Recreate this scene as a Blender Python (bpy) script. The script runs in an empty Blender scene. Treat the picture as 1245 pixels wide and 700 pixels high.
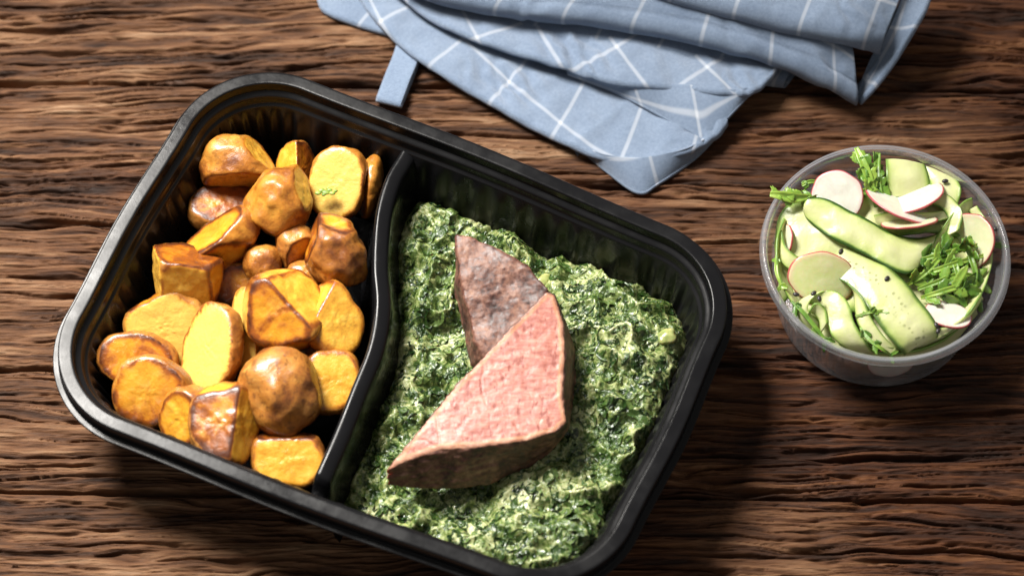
import bpy, bmesh, math, random
import numpy as np
from mathutils import Vector, Matrix

# ------------------------------------------------------------------ camera, light, exposure
scene = bpy.context.scene
COL = scene.collection
MM = 0.001
ELEV = math.radians(61.5)
DIST = 1.108

cam_data = bpy.data.cameras.new("camera")
cam_data.lens = 100.0
cam_data.sensor_width = 36.0
cam_data.clip_start = 0.05
cam_data.clip_end = 50.0
cam = bpy.data.objects.new("camera", cam_data)
COL.objects.link(cam)
cam.location = (0.0, -math.cos(ELEV) * DIST, math.sin(ELEV) * DIST)
cam.rotation_euler = (math.pi / 2 - ELEV, 0, 0)
cam_data.dof.use_dof = True
cam_data.dof.focus_distance = 1.085
cam_data.dof.aperture_fstop = 7.1
scene.camera = cam

world = bpy.data.worlds.new("World")
scene.world = world
world.use_nodes = True
bg = world.node_tree.nodes["Background"]
bg.inputs["Color"].default_value = (1.0, 0.97, 0.93, 1)
bg.inputs["Strength"].default_value = 0.26


def area_light(name, loc, target, size, power, color):
    d = bpy.data.lights.new(name, 'AREA')
    d.shape = 'DISK'
    d.size = size
    d.energy = power
    d.color = color
    o = bpy.data.objects.new(name, d)
    COL.objects.link(o)
    o.location = loc
    o.rotation_euler = (Vector(target) - Vector(loc)).to_track_quat('-Z', 'Y').to_euler()
    return o


# one studio lamp behind and to the left of the table
key = area_light("key_lamp", (-0.41, 0.36, 0.82), (-0.11, -0.04, 0.02), 0.38, 4.5, (1.0, 0.96, 0.90))
key.data.spread = math.radians(64)

scene.view_settings.view_transform = 'Standard'
scene.view_settings.look = 'None'
scene.view_settings.exposure = 0.0
scene.view_settings.gamma = 1.0
scene.render.engine = 'CYCLES'
scene.cycles.use_denoising = True
scene.cycles.max_bounces = 10
scene.cycles.transparent_max_bounces = 24
scene.cycles.caustics_reflective = False
scene.cycles.caustics_refractive = False

rng = np.random.default_rng(7)
random.seed(7)


# ------------------------------------------------------------------ numeric helpers
def _h(ix, iy, iz, seed):
    n = (ix.astype(np.int64) * 374761393 + iy.astype(np.int64) * 668265263
         + iz.astype(np.int64) * 2147483647 + seed * 974634777) & 0xffffffff
    n = ((n ^ (n >> 13)) * 1274126177) & 0xffffffff
    n = ((n ^ (n >> 16)) * 2246822519) & 0xffffffff
    n = n ^ (n >> 15)
    return (n & 0xffffff).astype(np.float64) / float(0x7fffff) - 1.0


def vnoise(x, y, z=0.0, seed=0):
    """smooth value noise in about -1..1, vectorised"""
    x = np.asarray(x, float); y = np.asarray(y, float)
    z = np.zeros_like(x) + z
    ix, iy, iz = np.floor(x), np.floor(y), np.floor(z)
    fx, fy, fz = x - ix, y - iy, z - iz
    fx = fx * fx * fx * (fx * (fx * 6 - 15) + 10)
    fy = fy * fy * fy * (fy * (fy * 6 - 15) + 10)
    flat = not np.any(fz)
    fz = fz * fz * (3 - 2 * fz)
    def lay(k):
        a = _h(ix, iy, iz + k, seed); b = _h(ix + 1, iy, iz + k, seed)
        c = _h(ix, iy + 1, iz + k, seed); d = _h(ix + 1, iy + 1, iz + k, seed)
        return (a + (b - a) * fx) * (1 - fy) + (c + (d - c) * fx) * fy
    l0 = lay(0)
    if flat:
        return l0
    l1 = lay(1)
    return l0 + (l1 - l0) * fz


def fbm(x, y, z=0.0, seed=0, octaves=4, gain=0.5):
    s = 0.0; a = 1.0; f = 1.0; t = 0.0
    for o in range(octaves):
        s = s + a * vnoise(np.asarray(x) * f + 17.3 * o, np.asarray(y) * f - 9.1 * o, np.asarray(z) * f, seed + o)
        t += a; a *= gain; f *= 2.03
    return s / t * 1.4


def smoothstep(a, b, x):
    t = np.clip((x - a) / (b - a), 0, 1)
    return t * t * (3 - 2 * t)


def catmull(pts, n):
    """n points along a centripetal-ish Catmull-Rom curve through pts, even in arc length"""
    P = np.array(pts, float)
    if len(P) == 2:
        t = np.linspace(0, 1, n)[:, None]
        return P[0] * (1 - t) + P[1] * t
    Q = np.vstack([2 * P[0] - P[1], P, 2 * P[-1] - P[-2]])
    out = []
    for i in range(1, len(Q) - 2):
        t = np.linspace(0, 1, 24, endpoint=False)[:, None]
        p0, p1, p2, p3 = Q[i - 1], Q[i], Q[i + 1], Q[i + 2]
        out.append(0.5 * ((2 * p1) + (-p0 + p2) * t + (2 * p0 - 5 * p1 + 4 * p2 - p3) * t ** 2
                          + (-p0 + 3 * p1 - 3 * p2 + p3) * t ** 3))
    out.append(P[-1:])
    c = np.vstack(out)
    s = np.r_[0, np.cumsum(np.linalg.norm(np.diff(c, axis=0), axis=1))]
    u = np.linspace(0, s[-1], n)
    return np.stack([np.interp(u, s, c[:, k]) for k in range(c.shape[1])], 1)


# ------------------------------------------------------------------ mesh and object helpers
def make_mesh(name, verts_mm, faces, smooth=True, uvs=None, attrs=None, mats=None, mat_index=None):
    me = bpy.data.meshes.new(name)
    v = np.asarray(verts_mm, float) * MM
    if isinstance(faces, np.ndarray):
        nf, k = faces.shape
        me.vertices.add(len(v)); me.vertices.foreach_set("co", v.ravel())
        me.loops.add(nf * k); me.loops.foreach_set("vertex_index", faces.astype(np.int32).ravel())
        me.polygons.add(nf)
        me.polygons.foreach_set("loop_start", np.arange(0, nf * k, k, dtype=np.int32))
        me.update(calc_edges=True)
    else:
        me.from_pydata([tuple(p) for p in v], [], faces)
    me.validate(clean_customdata=False)
    if smooth:
        me.polygons.foreach_set("use_smooth", np.ones(len(me.polygons), bool))
    if uvs is not None:
        lay = me.uv_layers.new(name="UVMap")
        vi = np.zeros(len(me.loops), np.int32); me.loops.foreach_get("vertex_index", vi)
        lay.data.foreach_set("uv", np.asarray(uvs, float)[vi].astype(np.float32).ravel())
    for k, a in (attrs or {}).items():
        at = me.attributes.new(k, 'FLOAT', 'POINT')
        at.data.foreach_set("value", np.asarray(a, np.float32))
    for m in (mats or []):
        me.materials.append(m)
    if mat_index is not None:
        me.polygons.foreach_set("material_index", np.asarray(mat_index, np.int32))
    me.update()
    return me


def link(name, data, parent=None):
    o = bpy.data.objects.new(name, data)
    COL.objects.link(o)
    if parent is not None:
        o.parent = parent
        if parent.type == 'EMPTY':
            o.matrix_parent_inverse = Matrix.Translation(parent.location).inverted()
    return o


def tag(o, label=None, cat=None, group=None, kind=None):
    if label: o["label"] = label
    if cat: o["category"] = cat
    if group: o["group"] = group
    if kind: o["kind"] = kind
    return o


def empty(name, loc_mm):
    o = bpy.data.objects.new(name, None)
    o.empty_display_size = 0.02
    o.location = Vector(loc_mm) * MM
    COL.objects.link(o)
    return o


def grid_faces(nu, nv, wrap_u=False):
    iu = np.arange(nu if wrap_u else nu - 1); jv = np.arange(nv - 1)
    I, J = np.meshgrid(iu, jv, indexing='ij')
    I2 = (I + 1) % nu
    return np.stack([I * nv + J, I2 * nv + J, I2 * nv + J + 1, I * nv + J + 1], -1).reshape(-1, 4)


def ico(sub):
    bm = bmesh.new()
    bmesh.ops.create_icosphere(bm, subdivisions=sub, radius=1)
    v = np.array([x.co[:] for x in bm.verts]); f = np.array([[q.index for q in p.verts] for p in bm.faces])
    bm.free()
    return v, f


def grid_normals(G):
    du = np.gradient(G, axis=0); dv = np.gradient(G, axis=1)
    n = np.cross(du, dv)
    return n / (np.linalg.norm(n, axis=-1, keepdims=True) + 1e-9)


def slab(G, thick, uv=None):
    """closed sheet of the given thickness from a grid of points; returns verts, faces, uv, across"""
    nu, nv, _ = G.shape
    n = grid_normals(G)
    t = np.broadcast_to(np.asarray(thick, float), (nu, nv))[..., None]
    top = (G + n * t / 2).reshape(-1, 3); bot = (G - n * t / 2).reshape(-1, 3)
    f = grid_faces(nu, nv); N = nu * nv
    F = [f, f[:, ::-1] + N]
    idx = np.arange(N).reshape(nu, nv)
    loop = np.concatenate([idx[:, 0], idx[-1, 1:], idx[-2::-1, -1], idx[0, -2:0:-1]])
    l2 = np.roll(loop, -1)
    F.append(np.stack([l2, loop, loop + N, l2 + N], 1))
    V = np.vstack([top, bot])
    if uv is not None:
        uv = np.vstack([uv.reshape(-1, 2)] * 2)
    return V, np.vstack(F), uv


# ------------------------------------------------------------------ material helpers
class NT:
    def __init__(self, name):
        self.m = bpy.data.materials.new(name)
        self.m.use_nodes = True
        self.t = self.m.node_tree
        self.b = self.t.nodes["Principled BSDF"]
        self.out = self.t.nodes["Material Output"]

    def n(self, kind, **kw):
        x = self.t.nodes.new(kind)
        for k, v in kw.items():
            if k.startswith('_'):
                setattr(x, k[1:], v)
            else:
                x.inputs[k.replace('__', ' ')].default_value = v
        return x

    def l(self, a, b):
        self.t.links.new(a, b)

    def coord(self, scale=(1, 1, 1), which='Object', rot=(0, 0, 0)):
        tc = self.n('ShaderNodeTexCoord'); mp = self.n('ShaderNodeMapping')
        mp.inputs['Scale'].default_value = scale
        mp.inputs['Rotation'].default_value = rot
        self.l(tc.outputs[which], mp.inputs['Vector'])
        return mp.outputs['Vector']

    def noise(self, vec, scale, detail=4, rough=0.55, dist=0.0):
        x = self.n('ShaderNodeTexNoise')
        x.inputs['Scale'].default_value = scale; x.inputs['Detail'].default_value = detail
        x.inputs['Roughness'].default_value = rough; x.inputs['Distortion'].default_value = dist
        self.l(vec, x.inputs['Vector'])
        return x.outputs['Fac']

    def ramp(self, fac, stops, interp='LINEAR'):
        r = self.n('ShaderNodeValToRGB')
        r.color_ramp.interpolation = interp
        e = r.color_ramp.elements
        while len(e) < len(stops): e.new(0.5)
        for i, (p, c) in enumerate(stops):
            e[i].position = p
            e[i].color = (c[0], c[1], c[2], 1) if not isinstance(c, (int, float)) else (c, c, c, 1)
        self.l(fac, r.inputs['Fac'])
        return r.outputs['Color']

    def mix(self, fac, a, b, mode='MIX'):
        x = self.n('ShaderNodeMix'); x.data_type = 'RGBA'; x.blend_type = mode
        for sock, v in ((x.inputs[0], fac), (x.inputs[6], a), (x.inputs[7], b)):
            if isinstance(v, bpy.types.NodeSocket): self.l(v, sock)
            elif isinstance(v, (int, float)): sock.default_value = v if sock.type == 'VALUE' else (v, v, v, 1)
            else: sock.default_value = (*v, 1)
        return x.outputs[2]

    def math(self, op, a, b=0.0, c=0.0):
        x = self.n('ShaderNodeMath'); x.operation = op
        for s, v in zip(x.inputs, (a, b, c)):
            if isinstance(v, bpy.types.NodeSocket): self.l(v, s)
            else: s.default_value = v
        return x.outputs[0]

    def attr(self, name):
        x = self.n('ShaderNodeAttribute'); x.attribute_name = name
        return x.outputs['Fac']

    def random(self):
        return self.n('ShaderNodeObjectInfo').outputs['Random']

    def bump(self, height, dist, strength=1.0):
        x = self.n('ShaderNodeBump'); x.inputs['Distance'].default_value = dist
        x.inputs['Strength'].default_value = strength
        self.l(height, x.inputs['Height']); self.l(x.outputs['Normal'], self.b.inputs['Normal'])

    def set(self, **kw):
        for k, v in kw.items():
            s = self.b.inputs[k.replace('__', ' ')]
            if isinstance(v, bpy.types.NodeSocket): self.l(v, s)
            elif isinstance(v, tuple) and len(v) == 3 and s.type == 'RGBA': s.default_value = (*v, 1)
            else: s.default_value = v
        return self


# ------------------------------------------------------------------ table: three weathered planks
def mat_wood():
    m = NT("weathered_wood")
    v = m.coord((32, 420, 60))
    a = m.noise(v, 1.0, 6, 0.65, 0.4)
    v2 = m.coord((130, 1300, 200))
    b = m.noise(v2, 1.0, 4, 0.6)
    v3 = m.coord((7, 16, 1))
    c = m.noise(v3, 1.0, 3, 0.5)
    tone = m.attr("tone")
    g = m.math('ADD', m.math('MULTIPLY', a, 0.55), m.math('MULTIPLY', tone, 0.5))
    col = m.ramp(g, [(0.28, (0.022, 0.012, 0.008)), (0.42, (0.075, 0.038, 0.021)),
                     (0.56, (0.175, 0.094, 0.052)), (0.69, (0.285, 0.178, 0.110)), (0.85, (0.40, 0.29, 0.205))])
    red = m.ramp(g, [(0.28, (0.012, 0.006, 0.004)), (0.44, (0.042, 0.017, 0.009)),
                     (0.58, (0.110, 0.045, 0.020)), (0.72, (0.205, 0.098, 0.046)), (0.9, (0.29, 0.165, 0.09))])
    falloff_stain = m.attr("falloff_stain")
    k = m.math('ADD', falloff_stain, m.math('MULTIPLY', m.math('SUBTRACT', c, 0.5), 0.9))
    col = m.mix(m.ramp(k, [(0.25, 0.0), (0.75, 1.0)]), col, red)  # darker, redder wood colour where painted falloff and blotches are strong
    col = m.mix(0.55, col, m.ramp(b, [(0.3, 0.35), (0.62, 0.75)]), 'OVERLAY')
    col = m.mix(0.45, col, (0.012, 0.004, 0.001))
    col = m.mix(1.0, col, (1.0, 0.86, 0.72), 'MULTIPLY')
    m.set(Base__Color=col, Roughness=m.ramp(b, [(0.3, 0.60), (0.7, 0.85)]), Specular__IOR__Level=0.22)
    m.bump(m.math('ADD', a, m.math('MULTIPLY', b, 0.7)), 0.0010, 0.8)
    return m.m


MAT_WOOD = mat_wood()


def wood_height(x, y):
    """relief of the eroded grain in mm; x, y in mm"""
    w = y + 5.0 * fbm(x / 130, y / 45, seed=3, octaves=3) + 1.3 * fbm(x / 28, y / 9, seed=5, octaves=2)
    w = w - 0.045 * x * smoothstep(20, 90, y) * smoothstep(60, -160, x)
    for kx, ky, rr, amp in ((-186, 47, 16, 7.0), (120, 95, 11, 3.5), (95, -88, 10, 3.0)):
        d2 = ((x - kx) / (rr * 2.2)) ** 2 + ((y - ky) / rr) ** 2
        w = w + amp * np.tanh((y - ky) / rr * 1.3) * np.exp(-d2)
    # fibres break and step sideways here and there
    w = w + 0.26 * fbm(x / 20, w / 3, seed=13, octaves=3) + 0.07 * vnoise(x / 3.5, w / 1.2, seed=14)
    n1 = vnoise(x / 70, w / 2.6, seed=21)
    n2 = vnoise(x / 34, w / 1.2, seed=22)
    n3 = vnoise(x / 15, w / 0.65, seed=23)
    n4 = vnoise(x / 9, w / 2.8, seed=24)
    rough = smoothstep(-0.4, 0.5, fbm(x / 60, w / 14, seed=31, octaves=3))
    gate = smoothstep(-0.30, 0.25, fbm(x / 30, w / 4.5, seed=34, octaves=3))
    def groove(lx, ly, sd, k):
        return np.clip(1 - np.abs(vnoise(x / lx, w / ly, seed=sd)) * k, 0, 1)
    long_crack = groove(150, 5.6, 41, 8.0) * smoothstep(-0.25, 0.3, fbm(x / 70, w / 20, seed=33, octaves=2))
    rd1 = groove(85, 2.7, 43, 5.4) * (0.25 + 0.75 * gate)
    rd2 = groove(46, 1.6, 44, 4.6) * (1.0 - 0.6 * gate)
    rd3 = groove(22, 0.95, 45, 3.2)
    chip = smoothstep(0.30, 0.6, fbm(x / 20, w / 3.0, seed=46, octaves=3))
    h = 0.42 * n1 + 0.36 * n2 + 0.26 * n3 + 0.22 * n4 + 0.16 * vnoise(x / 4.0, w / 1.1, seed=25)
    h = np.where(h > 0.1, 0.1 + (h - 0.1) * 0.35, h)          # worn flat on top
    h -= 4.5 * long_crack + 3.0 * rd1 ** 1.2 + 2.0 * rd2 + 0.55 * rd3
    h -= 0.7 * chip * rough
    h += 0.4 * fbm(x / 90, y / 40, seed=55, octaves=2) + 1.5
    tone = 0.5 + 0.15 * n1 + 0.20 * n2 + 0.16 * n3 + 0.36 * fbm(x / 55, w / 6, seed=61, octaves=4) + 0.10 * n4
    kd = ((x + 176) / 34) ** 2 + ((y - 46) / 9) ** 2            # old knot
    tone = tone - 0.30 * np.exp(-kd)
    h = h - 1.3 * np.exp(-kd) * np.clip(fbm(x / 5, y / 3.0, seed=47, octaves=3) + 0.3, 0, 1)
    falloff_stain = 0.5 + 0.62 * smoothstep(-120, 150, x) + 0.35 * fbm(x / 120, y / 60, seed=71, octaves=2) - 0.32  # darker to the right: light falloff put into the colour, plus random wood tone
    return h, tone, falloff_stain


def plank(y0, y1, seed):
    xs = np.arange(-290, 290.1, 0.95)
    n = int((y1 - y0) / 0.32)
    t = np.linspace(0, 1, n)
    e0 = y0 + 1.0 * fbm(xs / 60, xs * 0 + seed, seed=81, octaves=4) + 0.010 * -xs
    e1 = y1 + 1.0 * fbm(xs / 60, xs * 0 + seed + 9, seed=82, octaves=4) + 0.010 * -xs
    X = np.repeat(xs[:, None], n, 1)
    Y = e0[:, None] * (1 - t) + e1[:, None] * t
    h, tone, falloff_stain = wood_height(X, Y)
    d = np.minimum(Y - e0[:, None], e1[:, None] - Y)
    h = h - 2.6 * np.exp(-d / 0.9)
    h[:, 0] = -16; h[:, -1] = -16
    h[0, :] = -16; h[-1, :] = -16
    V = np.stack([X, Y, h - 1.3], -1).reshape(-1, 3)
    return make_mesh("plank", V, grid_faces(len(xs), n), attrs={"tone": tone.ravel(), "falloff_stain": falloff_stain.ravel()}, mats=[MAT_WOOD])


table = empty("table_top", (0, 0, -17))
tag(table, "rough weathered dark brown wooden table top", kind="structure")
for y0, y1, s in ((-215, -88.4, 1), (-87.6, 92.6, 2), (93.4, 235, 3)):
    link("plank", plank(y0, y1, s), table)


# ------------------------------------------------------------------ black two-compartment tray
def mat_black(name, rough, spec, bump=0.00005):
    m = NT(name)
    v = m.coord((1, 1, 1))
    n = m.noise(v, 420, 3, 0.6)
    s = m.noise(v, 60, 4, 0.6)
    m.set(Base__Color=(0.0055, 0.0055, 0.0062), Roughness=m.ramp(s, [(0.35, rough - 0.06), (0.65, rough + 0.11)]), Specular__IOR__Level=spec)
    m.bump(n, bump, 0.6)
    return m.m


MAT_BLACK = mat_black("black_plastic", 0.27, 0.24)
MAT_RIM = mat_black("black_plastic_rim", 0.22, 0.17)

H = 45.0
CORN = [(-114.4, 87.3, 45.0), (94.8, -11.8, 45.0), (29.5, -156.9, 45.0), (-182.4, -70.1, 45.0)]


def tray_outline(n_side=110, n_arc=44, R=40.0, bow=1.6):
    """closed outline (anticlockwise) of the rim, with outward normals and arc length"""
    C = [np.array(c[:2]) for c in CORN][::-1]
    cen = sum(C) / 4
    pts = []
    for i in range(4):
        p, q, r = C[i - 1], C[i], C[(i + 1) % 4]
        a = (p - q) / np.linalg.norm(p - q); b = (r - q) / np.linalg.norm(r - q)
        ang = math.acos(np.clip(a @ b, -1, 1)); tl = R / math.tan(ang / 2)
        s, e = q + a * tl, q + b * tl
        o = q + (a + b) / np.linalg.norm(a + b) * R / math.sin(ang / 2)
        a0 = math.atan2(*(s - o)[::-1]); a1 = math.atan2(*(e - o)[::-1])
        while a1 < a0: a1 += 2 * math.pi
        th = np.linspace(a0, a1, n_arc)
        pts.append(o + R * np.stack([np.cos(th), np.sin(th)], 1))
        nr = C[(i + 1) % 4]; nb = (C[(i + 2) % 4] - nr) / np.linalg.norm(C[(i + 2) % 4] - nr)
        ba = -b
        ang2 = math.acos(np.clip(ba @ nb, -1, 1))
        e2 = nr + ba * R / math.tan(ang2 / 2)
        t = np.linspace(0, 1, n_side + 2)[1:-1, None]
        nn = np.array([b[1], -b[0]])
        line = e * (1 - t) + e2 * t + nn * bow * (np.sin(t * math.pi)) ** 2
        pts.append(line)
    P = np.vstack(pts)
    d = np.roll(P, -1, 0) - np.roll(P, 1, 0)
    d /= np.linalg.norm(d, axis=1, keepdims=True)
    N = np.stack([d[:, 1], -d[:, 0]], 1)
    seg = np.linalg.norm(np.roll(P, -1, 0) - P, axis=1)
    S = np.r_[0, np.cumsum(seg)[:-1]]
    return P, N, S, seg.sum()


TP, TN, TS, TL = tray_outline()
if (TN[0] @ (TP[0] - TP.mean(0))) < 0:
    TN = -TN


def tray_ring(off, z, rib=0.0, nrib=84):
    w = np.sin(TS / TL * 2 * math.pi * nrib)
    w = np.tanh(2.2 * w) * 0.5 + 0.5
    p = TP - TN * (off + rib * w)[:, None] if np.ndim(off + rib * w) else TP - TN * off
    return np.c_[p, np.full(len(p), z)]


def loft_rings(rings, cap_end=False):
    n = len(rings[0]); m = len(rings)
    V = np.stack(rings, 1).reshape(-1, 3)
    F = grid_faces(n, m, True)
    faces = [tuple(f) for f in F]
    if cap_end:
        faces.append(tuple(i * m + m - 1 for i in range(n)))
    return V, faces


def o(x):
    return np.full(len(TP), float(x))


tray = empty("meal_tray", (*TP.mean(0), 0))
tag(tray, "black plastic meal tray with a curved divider between two compartments", "tray")
rim_prof = [(4.2, H - 7.0), (0.35, H - 6.9), (0.08, H - 6.6), (0.02, H - 6.3), (0.05, H - 6.1), (0.16, H - 5.95), (0.35, H - 5.9), (0.8, H - 5.9), (1.9, H - 5.9), (2.2, H - 5.86), (2.38, H - 5.7), (2.42, H - 5.2),
            (2.6, H - 1.0), (2.64, H - 0.55), (2.75, H - 0.25), (2.95, H - 0.07), (3.2, H), (3.8, H + 0.01), (6.9, H + 0.01), (7.5, H), (7.75, H - 0.07), (7.95, H - 0.25), (8.05, H - 0.55), (8.1, H - 1.0), (8.4, H - 3.0), (8.6, H - 4.0)]
V, F = loft_rings([tray_ring(o(a), z) for a, z in rim_prof][::-1])
link("rim", make_mesh("rim", V, F, mats=[MAT_RIM]), tray)
in_prof = [(8.6, H - 4.0, 0), (9.3, H - 4.5, 0), (10.2, H - 4.8, 0), (10.6, H - 5.2, 0), (10.8, H - 6.4, 0), (11.1, H - 8.4, 0), (11.4, H - 8.9, 0),
           (12.2, H - 9.2, 0), (12.5, H - 9.7, 0), (12.7, H - 11.0, 0.2), (12.9, H - 12.2, 0.9), (13.6, H - 16, 1.1), (14.9, H - 22, 1.1), (16.5, H - 29, 1.1),
           (18.2, H - 36, 0.9), (19.3, H - 39, 0.5), (21.0, H - 41, 0.1), (24.0, 2.6, 0), (29, 2.0, 0)]
V, F = loft_rings([tray_ring(o(a), z, r) for a, z, r in in_prof][::-1])
nr = len(in_prof)
F.append(tuple(i * nr for i in range(len(TP))))
link("inner_wall", make_mesh("inner_wall", V, F, mats=[MAT_BLACK]), tray)
out_prof = [(3.6, H - 7.0, 0), (6.6, H - 7.0, 0), (9.2, H - 8.5, 0), (10.0, H - 11, 0), (11.2, H - 12.5, 0.9), (12.6, H - 22, 1.0), (15.0, H - 34, 1), (17.0, 3, .4), (19.0, 0.9, 0), (22, 0.4, 0)]
V, F = loft_rings([tray_ring(o(a), z, r) for a, z, r in out_prof], cap_end=True)
link("outer_wall", make_mesh("outer_wall", V, F, mats=[MAT_BLACK]), tray)

div_path = catmull([(-37.4, 49.2, 36.0), (-41.3, 39.2, 36.0), (-46.5, 28.1, 36.0), (-49.9, 12.5, 36.0), (-50.7, -9.0, 36.0), (-49.4, -26.5, 36.0), (-51.4, -43.9, 36.0),
                    (-57.1, -61.6, 36.0), (-62.6, -78.4, 36.0), (-68.2, -93.6, 36.0), (-72.6, -105.0, 36.0)], 120)[:, :2]
dt = np.gradient(div_path, axis=0); dt /= np.linalg.norm(dt, axis=1, keepdims=True)
dn = np.stack([dt[:, 1], -dt[:, 0]], 1)
prof = [(-8.0, 2.0), (-6.4, 6), (-3.6, 22), (-2.7, 31), (-2.4, 33.8), (-2.1, 34.9), (-1.6, 35.5), (-0.9, 35.8), (0, 35.7), (0.9, 35.5), (2.2, 35.0), (3.4, 34.2), (4.1, 33.0),
        (4.7, 30), (5.6, 22), (7.6, 6), (9.4, 2.0)]
G = np.zeros((len(div_path), len(prof), 3))
for j, (a, z) in enumerate(prof):
    # dn points to the right-hand compartment
    s = 1 if (dn[60] @ np.array([1, 0])) > 0 else -1
    G[:, j, :2] = div_path + dn * s * a
    G[:, j, 2] = z
notch = smoothstep(0.945, 0.975, np.linspace(0, 1, len(div_path)))
G[:, :, 2] -= (notch[:, None] * 7.0) * (G[:, :, 2] > 25)
Gf = G.reshape(-1, 3)
fc = grid_faces(len(div_path), len(prof))
nrm = grid_normals(G)[60, 7]
if nrm[2] < 0: fc = fc[:, ::-1]
link("divider", make_mesh("divider", Gf, fc, mats=[MAT_RIM]), tray)


# ------------------------------------------------------------------ roast potatoes
def mat_potato():
    m = NT("roast_potato")
    v = m.coord((1, 1, 1))
    tc = m.n('ShaderNodeVectorMath'); tc.operation = 'ADD'
    cmb = m.n('ShaderNodeCombineXYZ')
    r = m.random()
    for i in range(3): m.l(m.math('MULTIPLY', r, (3.7, 9.1, 5.3)[i]), cmb.inputs[i])
    m.l(v, tc.inputs[0]); m.l(cmb.outputs[0], tc.inputs[1])
    v = tc.outputs[0]
    big = m.noise(v, 62, 6, 0.62, 0.9)
    mid = m.noise(v, 190, 5, 0.65)
    fine = m.noise(v, 850, 4, 0.7)
    spots = m.noise(v, 420, 2, 0.5)
    cut = m.attr("cut"); edge = m.attr("edge"); roast = m.attr("roast")
    flesh = m.ramp(mid, [(0.3, (0.47, 0.185, 0.010)), (0.5, (0.63, 0.305, 0.020)), (0.72, (0.73, 0.44, 0.062))])
    pale = m.attr("pale")
    flesh = m.mix(pale, flesh, (0.72, 0.49, 0.12))
    brownk = m.math('ADD', m.math('ADD', m.math('MULTIPLY', big, 0.9), m.math('MULTIPLY', edge, 0.42)), m.math('MULTIPLY', m.math('SUBTRACT', roast, 0.5), 0.75))
    brownk = m.math('ADD', brownk, m.math('MULTIPLY', m.math('SUBTRACT', mid, 0.5), 0.4))
    bf = m.ramp(brownk, [(0.53, 0.0), (0.82, 1.0)])
    browncol = m.ramp(brownk, [(0.50, (0.54, 0.21, 0.013)), (0.74, (0.34, 0.092, 0.008)), (1.0, (0.075, 0.019, 0.005))])
    flesh = m.mix(bf, flesh, browncol)
    skin = m.ramp(m.math('ADD', m.math('MULTIPLY', big, 0.7), m.math('MULTIPLY', mid, 0.35)),
                  [(0.36, (0.52, 0.26, 0.065)), (0.50, (0.38, 0.150, 0.028)), (0.62, (0.20, 0.064, 0.012)), (0.74, (0.07, 0.020, 0.006))])
    skin = m.mix(m.ramp(spots, [(0.54, 0.0), (0.66, 0.7)]), skin, (0.11, 0.036, 0.010))
    gold = m.attr("gold")
    skin = m.mix(m.math('MULTIPLY', gold, 0.62), skin, m.ramp(big, [(0.33, (0.58, 0.28, 0.020)), (0.5, (0.44, 0.165, 0.010)), (0.66, (0.20, 0.050, 0.006))]))
    col = m.mix(m.ramp(cut, [(0.35, 0.0), (0.65, 1.0)]), skin, flesh)
    m.set(Base__Color=col, Roughness=m.ramp(mid, [(0.3, 0.20), (0.7, 0.46)]), Subsurface__Weight=0.15,
          Subsurface__Scale=0.003, Coat__Weight=0.3, Coat__Roughness=0.16)
    m.b.inputs['Subsurface Radius'].default_value = (1.0, 0.55, 0.15)
    m.bump(m.math('ADD', m.math('MULTIPLY', mid, 0.5), m.math('MULTIPLY', fine, 0.8)), 0.0005, 0.6)
    return m.m


MAT_POTATO = mat_potato()
ICO5 = ico(5)
# local frame for describing a piece: across the table, up the table, towards the diner above
AX = np.array([[1, 0, 0], [0, math.sin(ELEV), math.cos(ELEV)], [0, -math.cos(ELEV), math.sin(ELEV)]])


def potato(label, cen, rad, rot, cuts, roast=0.5, gold=0.0, pale=0.0, p=34, lump=0.09):
    """rad: half sizes (mm) across/up/deep; rot: turn (deg); cuts: (nx, ny, nz, distance mm, pale, roast)"""
    d, f = ICO5
    seed = int(abs(cen[0] * 13 + cen[1] * 7)) + 100
    rad = np.array(rad, float) / 3.14
    c, s = math.cos(math.radians(rot)), math.sin(math.radians(rot))
    loc = np.stack([d[:, 0] * c + d[:, 1] * s, -d[:, 0] * s + d[:, 1] * c, d[:, 2]], 1)
    pw = 2.25
    re = 1 / (np.abs(loc[:, 0] / rad[0]) ** pw + np.abs(loc[:, 1] / rad[1]) ** pw + np.abs(loc[:, 2] / rad[2]) ** pw) ** (1 / pw)
    re = re * (1 + lump * fbm(d[:, 0] * 1.6, d[:, 1] * 1.6, d[:, 2] * 1.6, seed, 2) + 0.012 * fbm(d[:, 0] * 9, d[:, 1] * 9, d[:, 2] * 9, seed + 5, 2))
    inv = [re ** -1.0]
    prop = [(0.5, 0.0)]
    for cut in cuts:
        n = np.array(cut[:3], float); n /= np.linalg.norm(n)
        h = cut[3] / 3.14
        wob = 1 + 0.05 * fbm(d[:, 0] * 3, d[:, 1] * 3, d[:, 2] * 3, seed + 17, 3)
        inv.append(np.maximum(d @ n, 0.0) / (h * wob) + 1e-6)
        prop.append((cut[5] if len(cut) > 5 else roast, cut[4] if len(cut) > 4 else pale))
    inv = np.stack(inv, 1)
    tot = (inv ** p).sum(1) ** (1 / p)
    r = 1 / tot
    w = (inv / tot[:, None]) ** p
    wn = w / w.sum(1, keepdims=True)
    cutm = 1 - wn[:, 0]
    srt = np.sort(inv, 1)
    edge = smoothstep(0.80, 1.0, srt[:, -2] / srt[:, -1])
    ro = wn @ np.array([q[0] for q in prop]); pa = wn @ np.array([q[1] for q in prop])
    P = (d * r[:, None]) @ AX + np.array(cen)
    # real origin at the piece so that each keeps its own texture
    org = np.array(cen)
    me = make_mesh("potato_piece", P - org, f, attrs={"cut": cutm, "edge": edge, "roast": ro, "pale": pa, "gold": np.full(len(d), gold)}, mats=[MAT_POTATO])
    ob = link("potato_piece", me)
    ob.location = Vector(org) * MM
    tag(ob, label, "potato", "roast potato pieces in the tray")
    return ob


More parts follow.
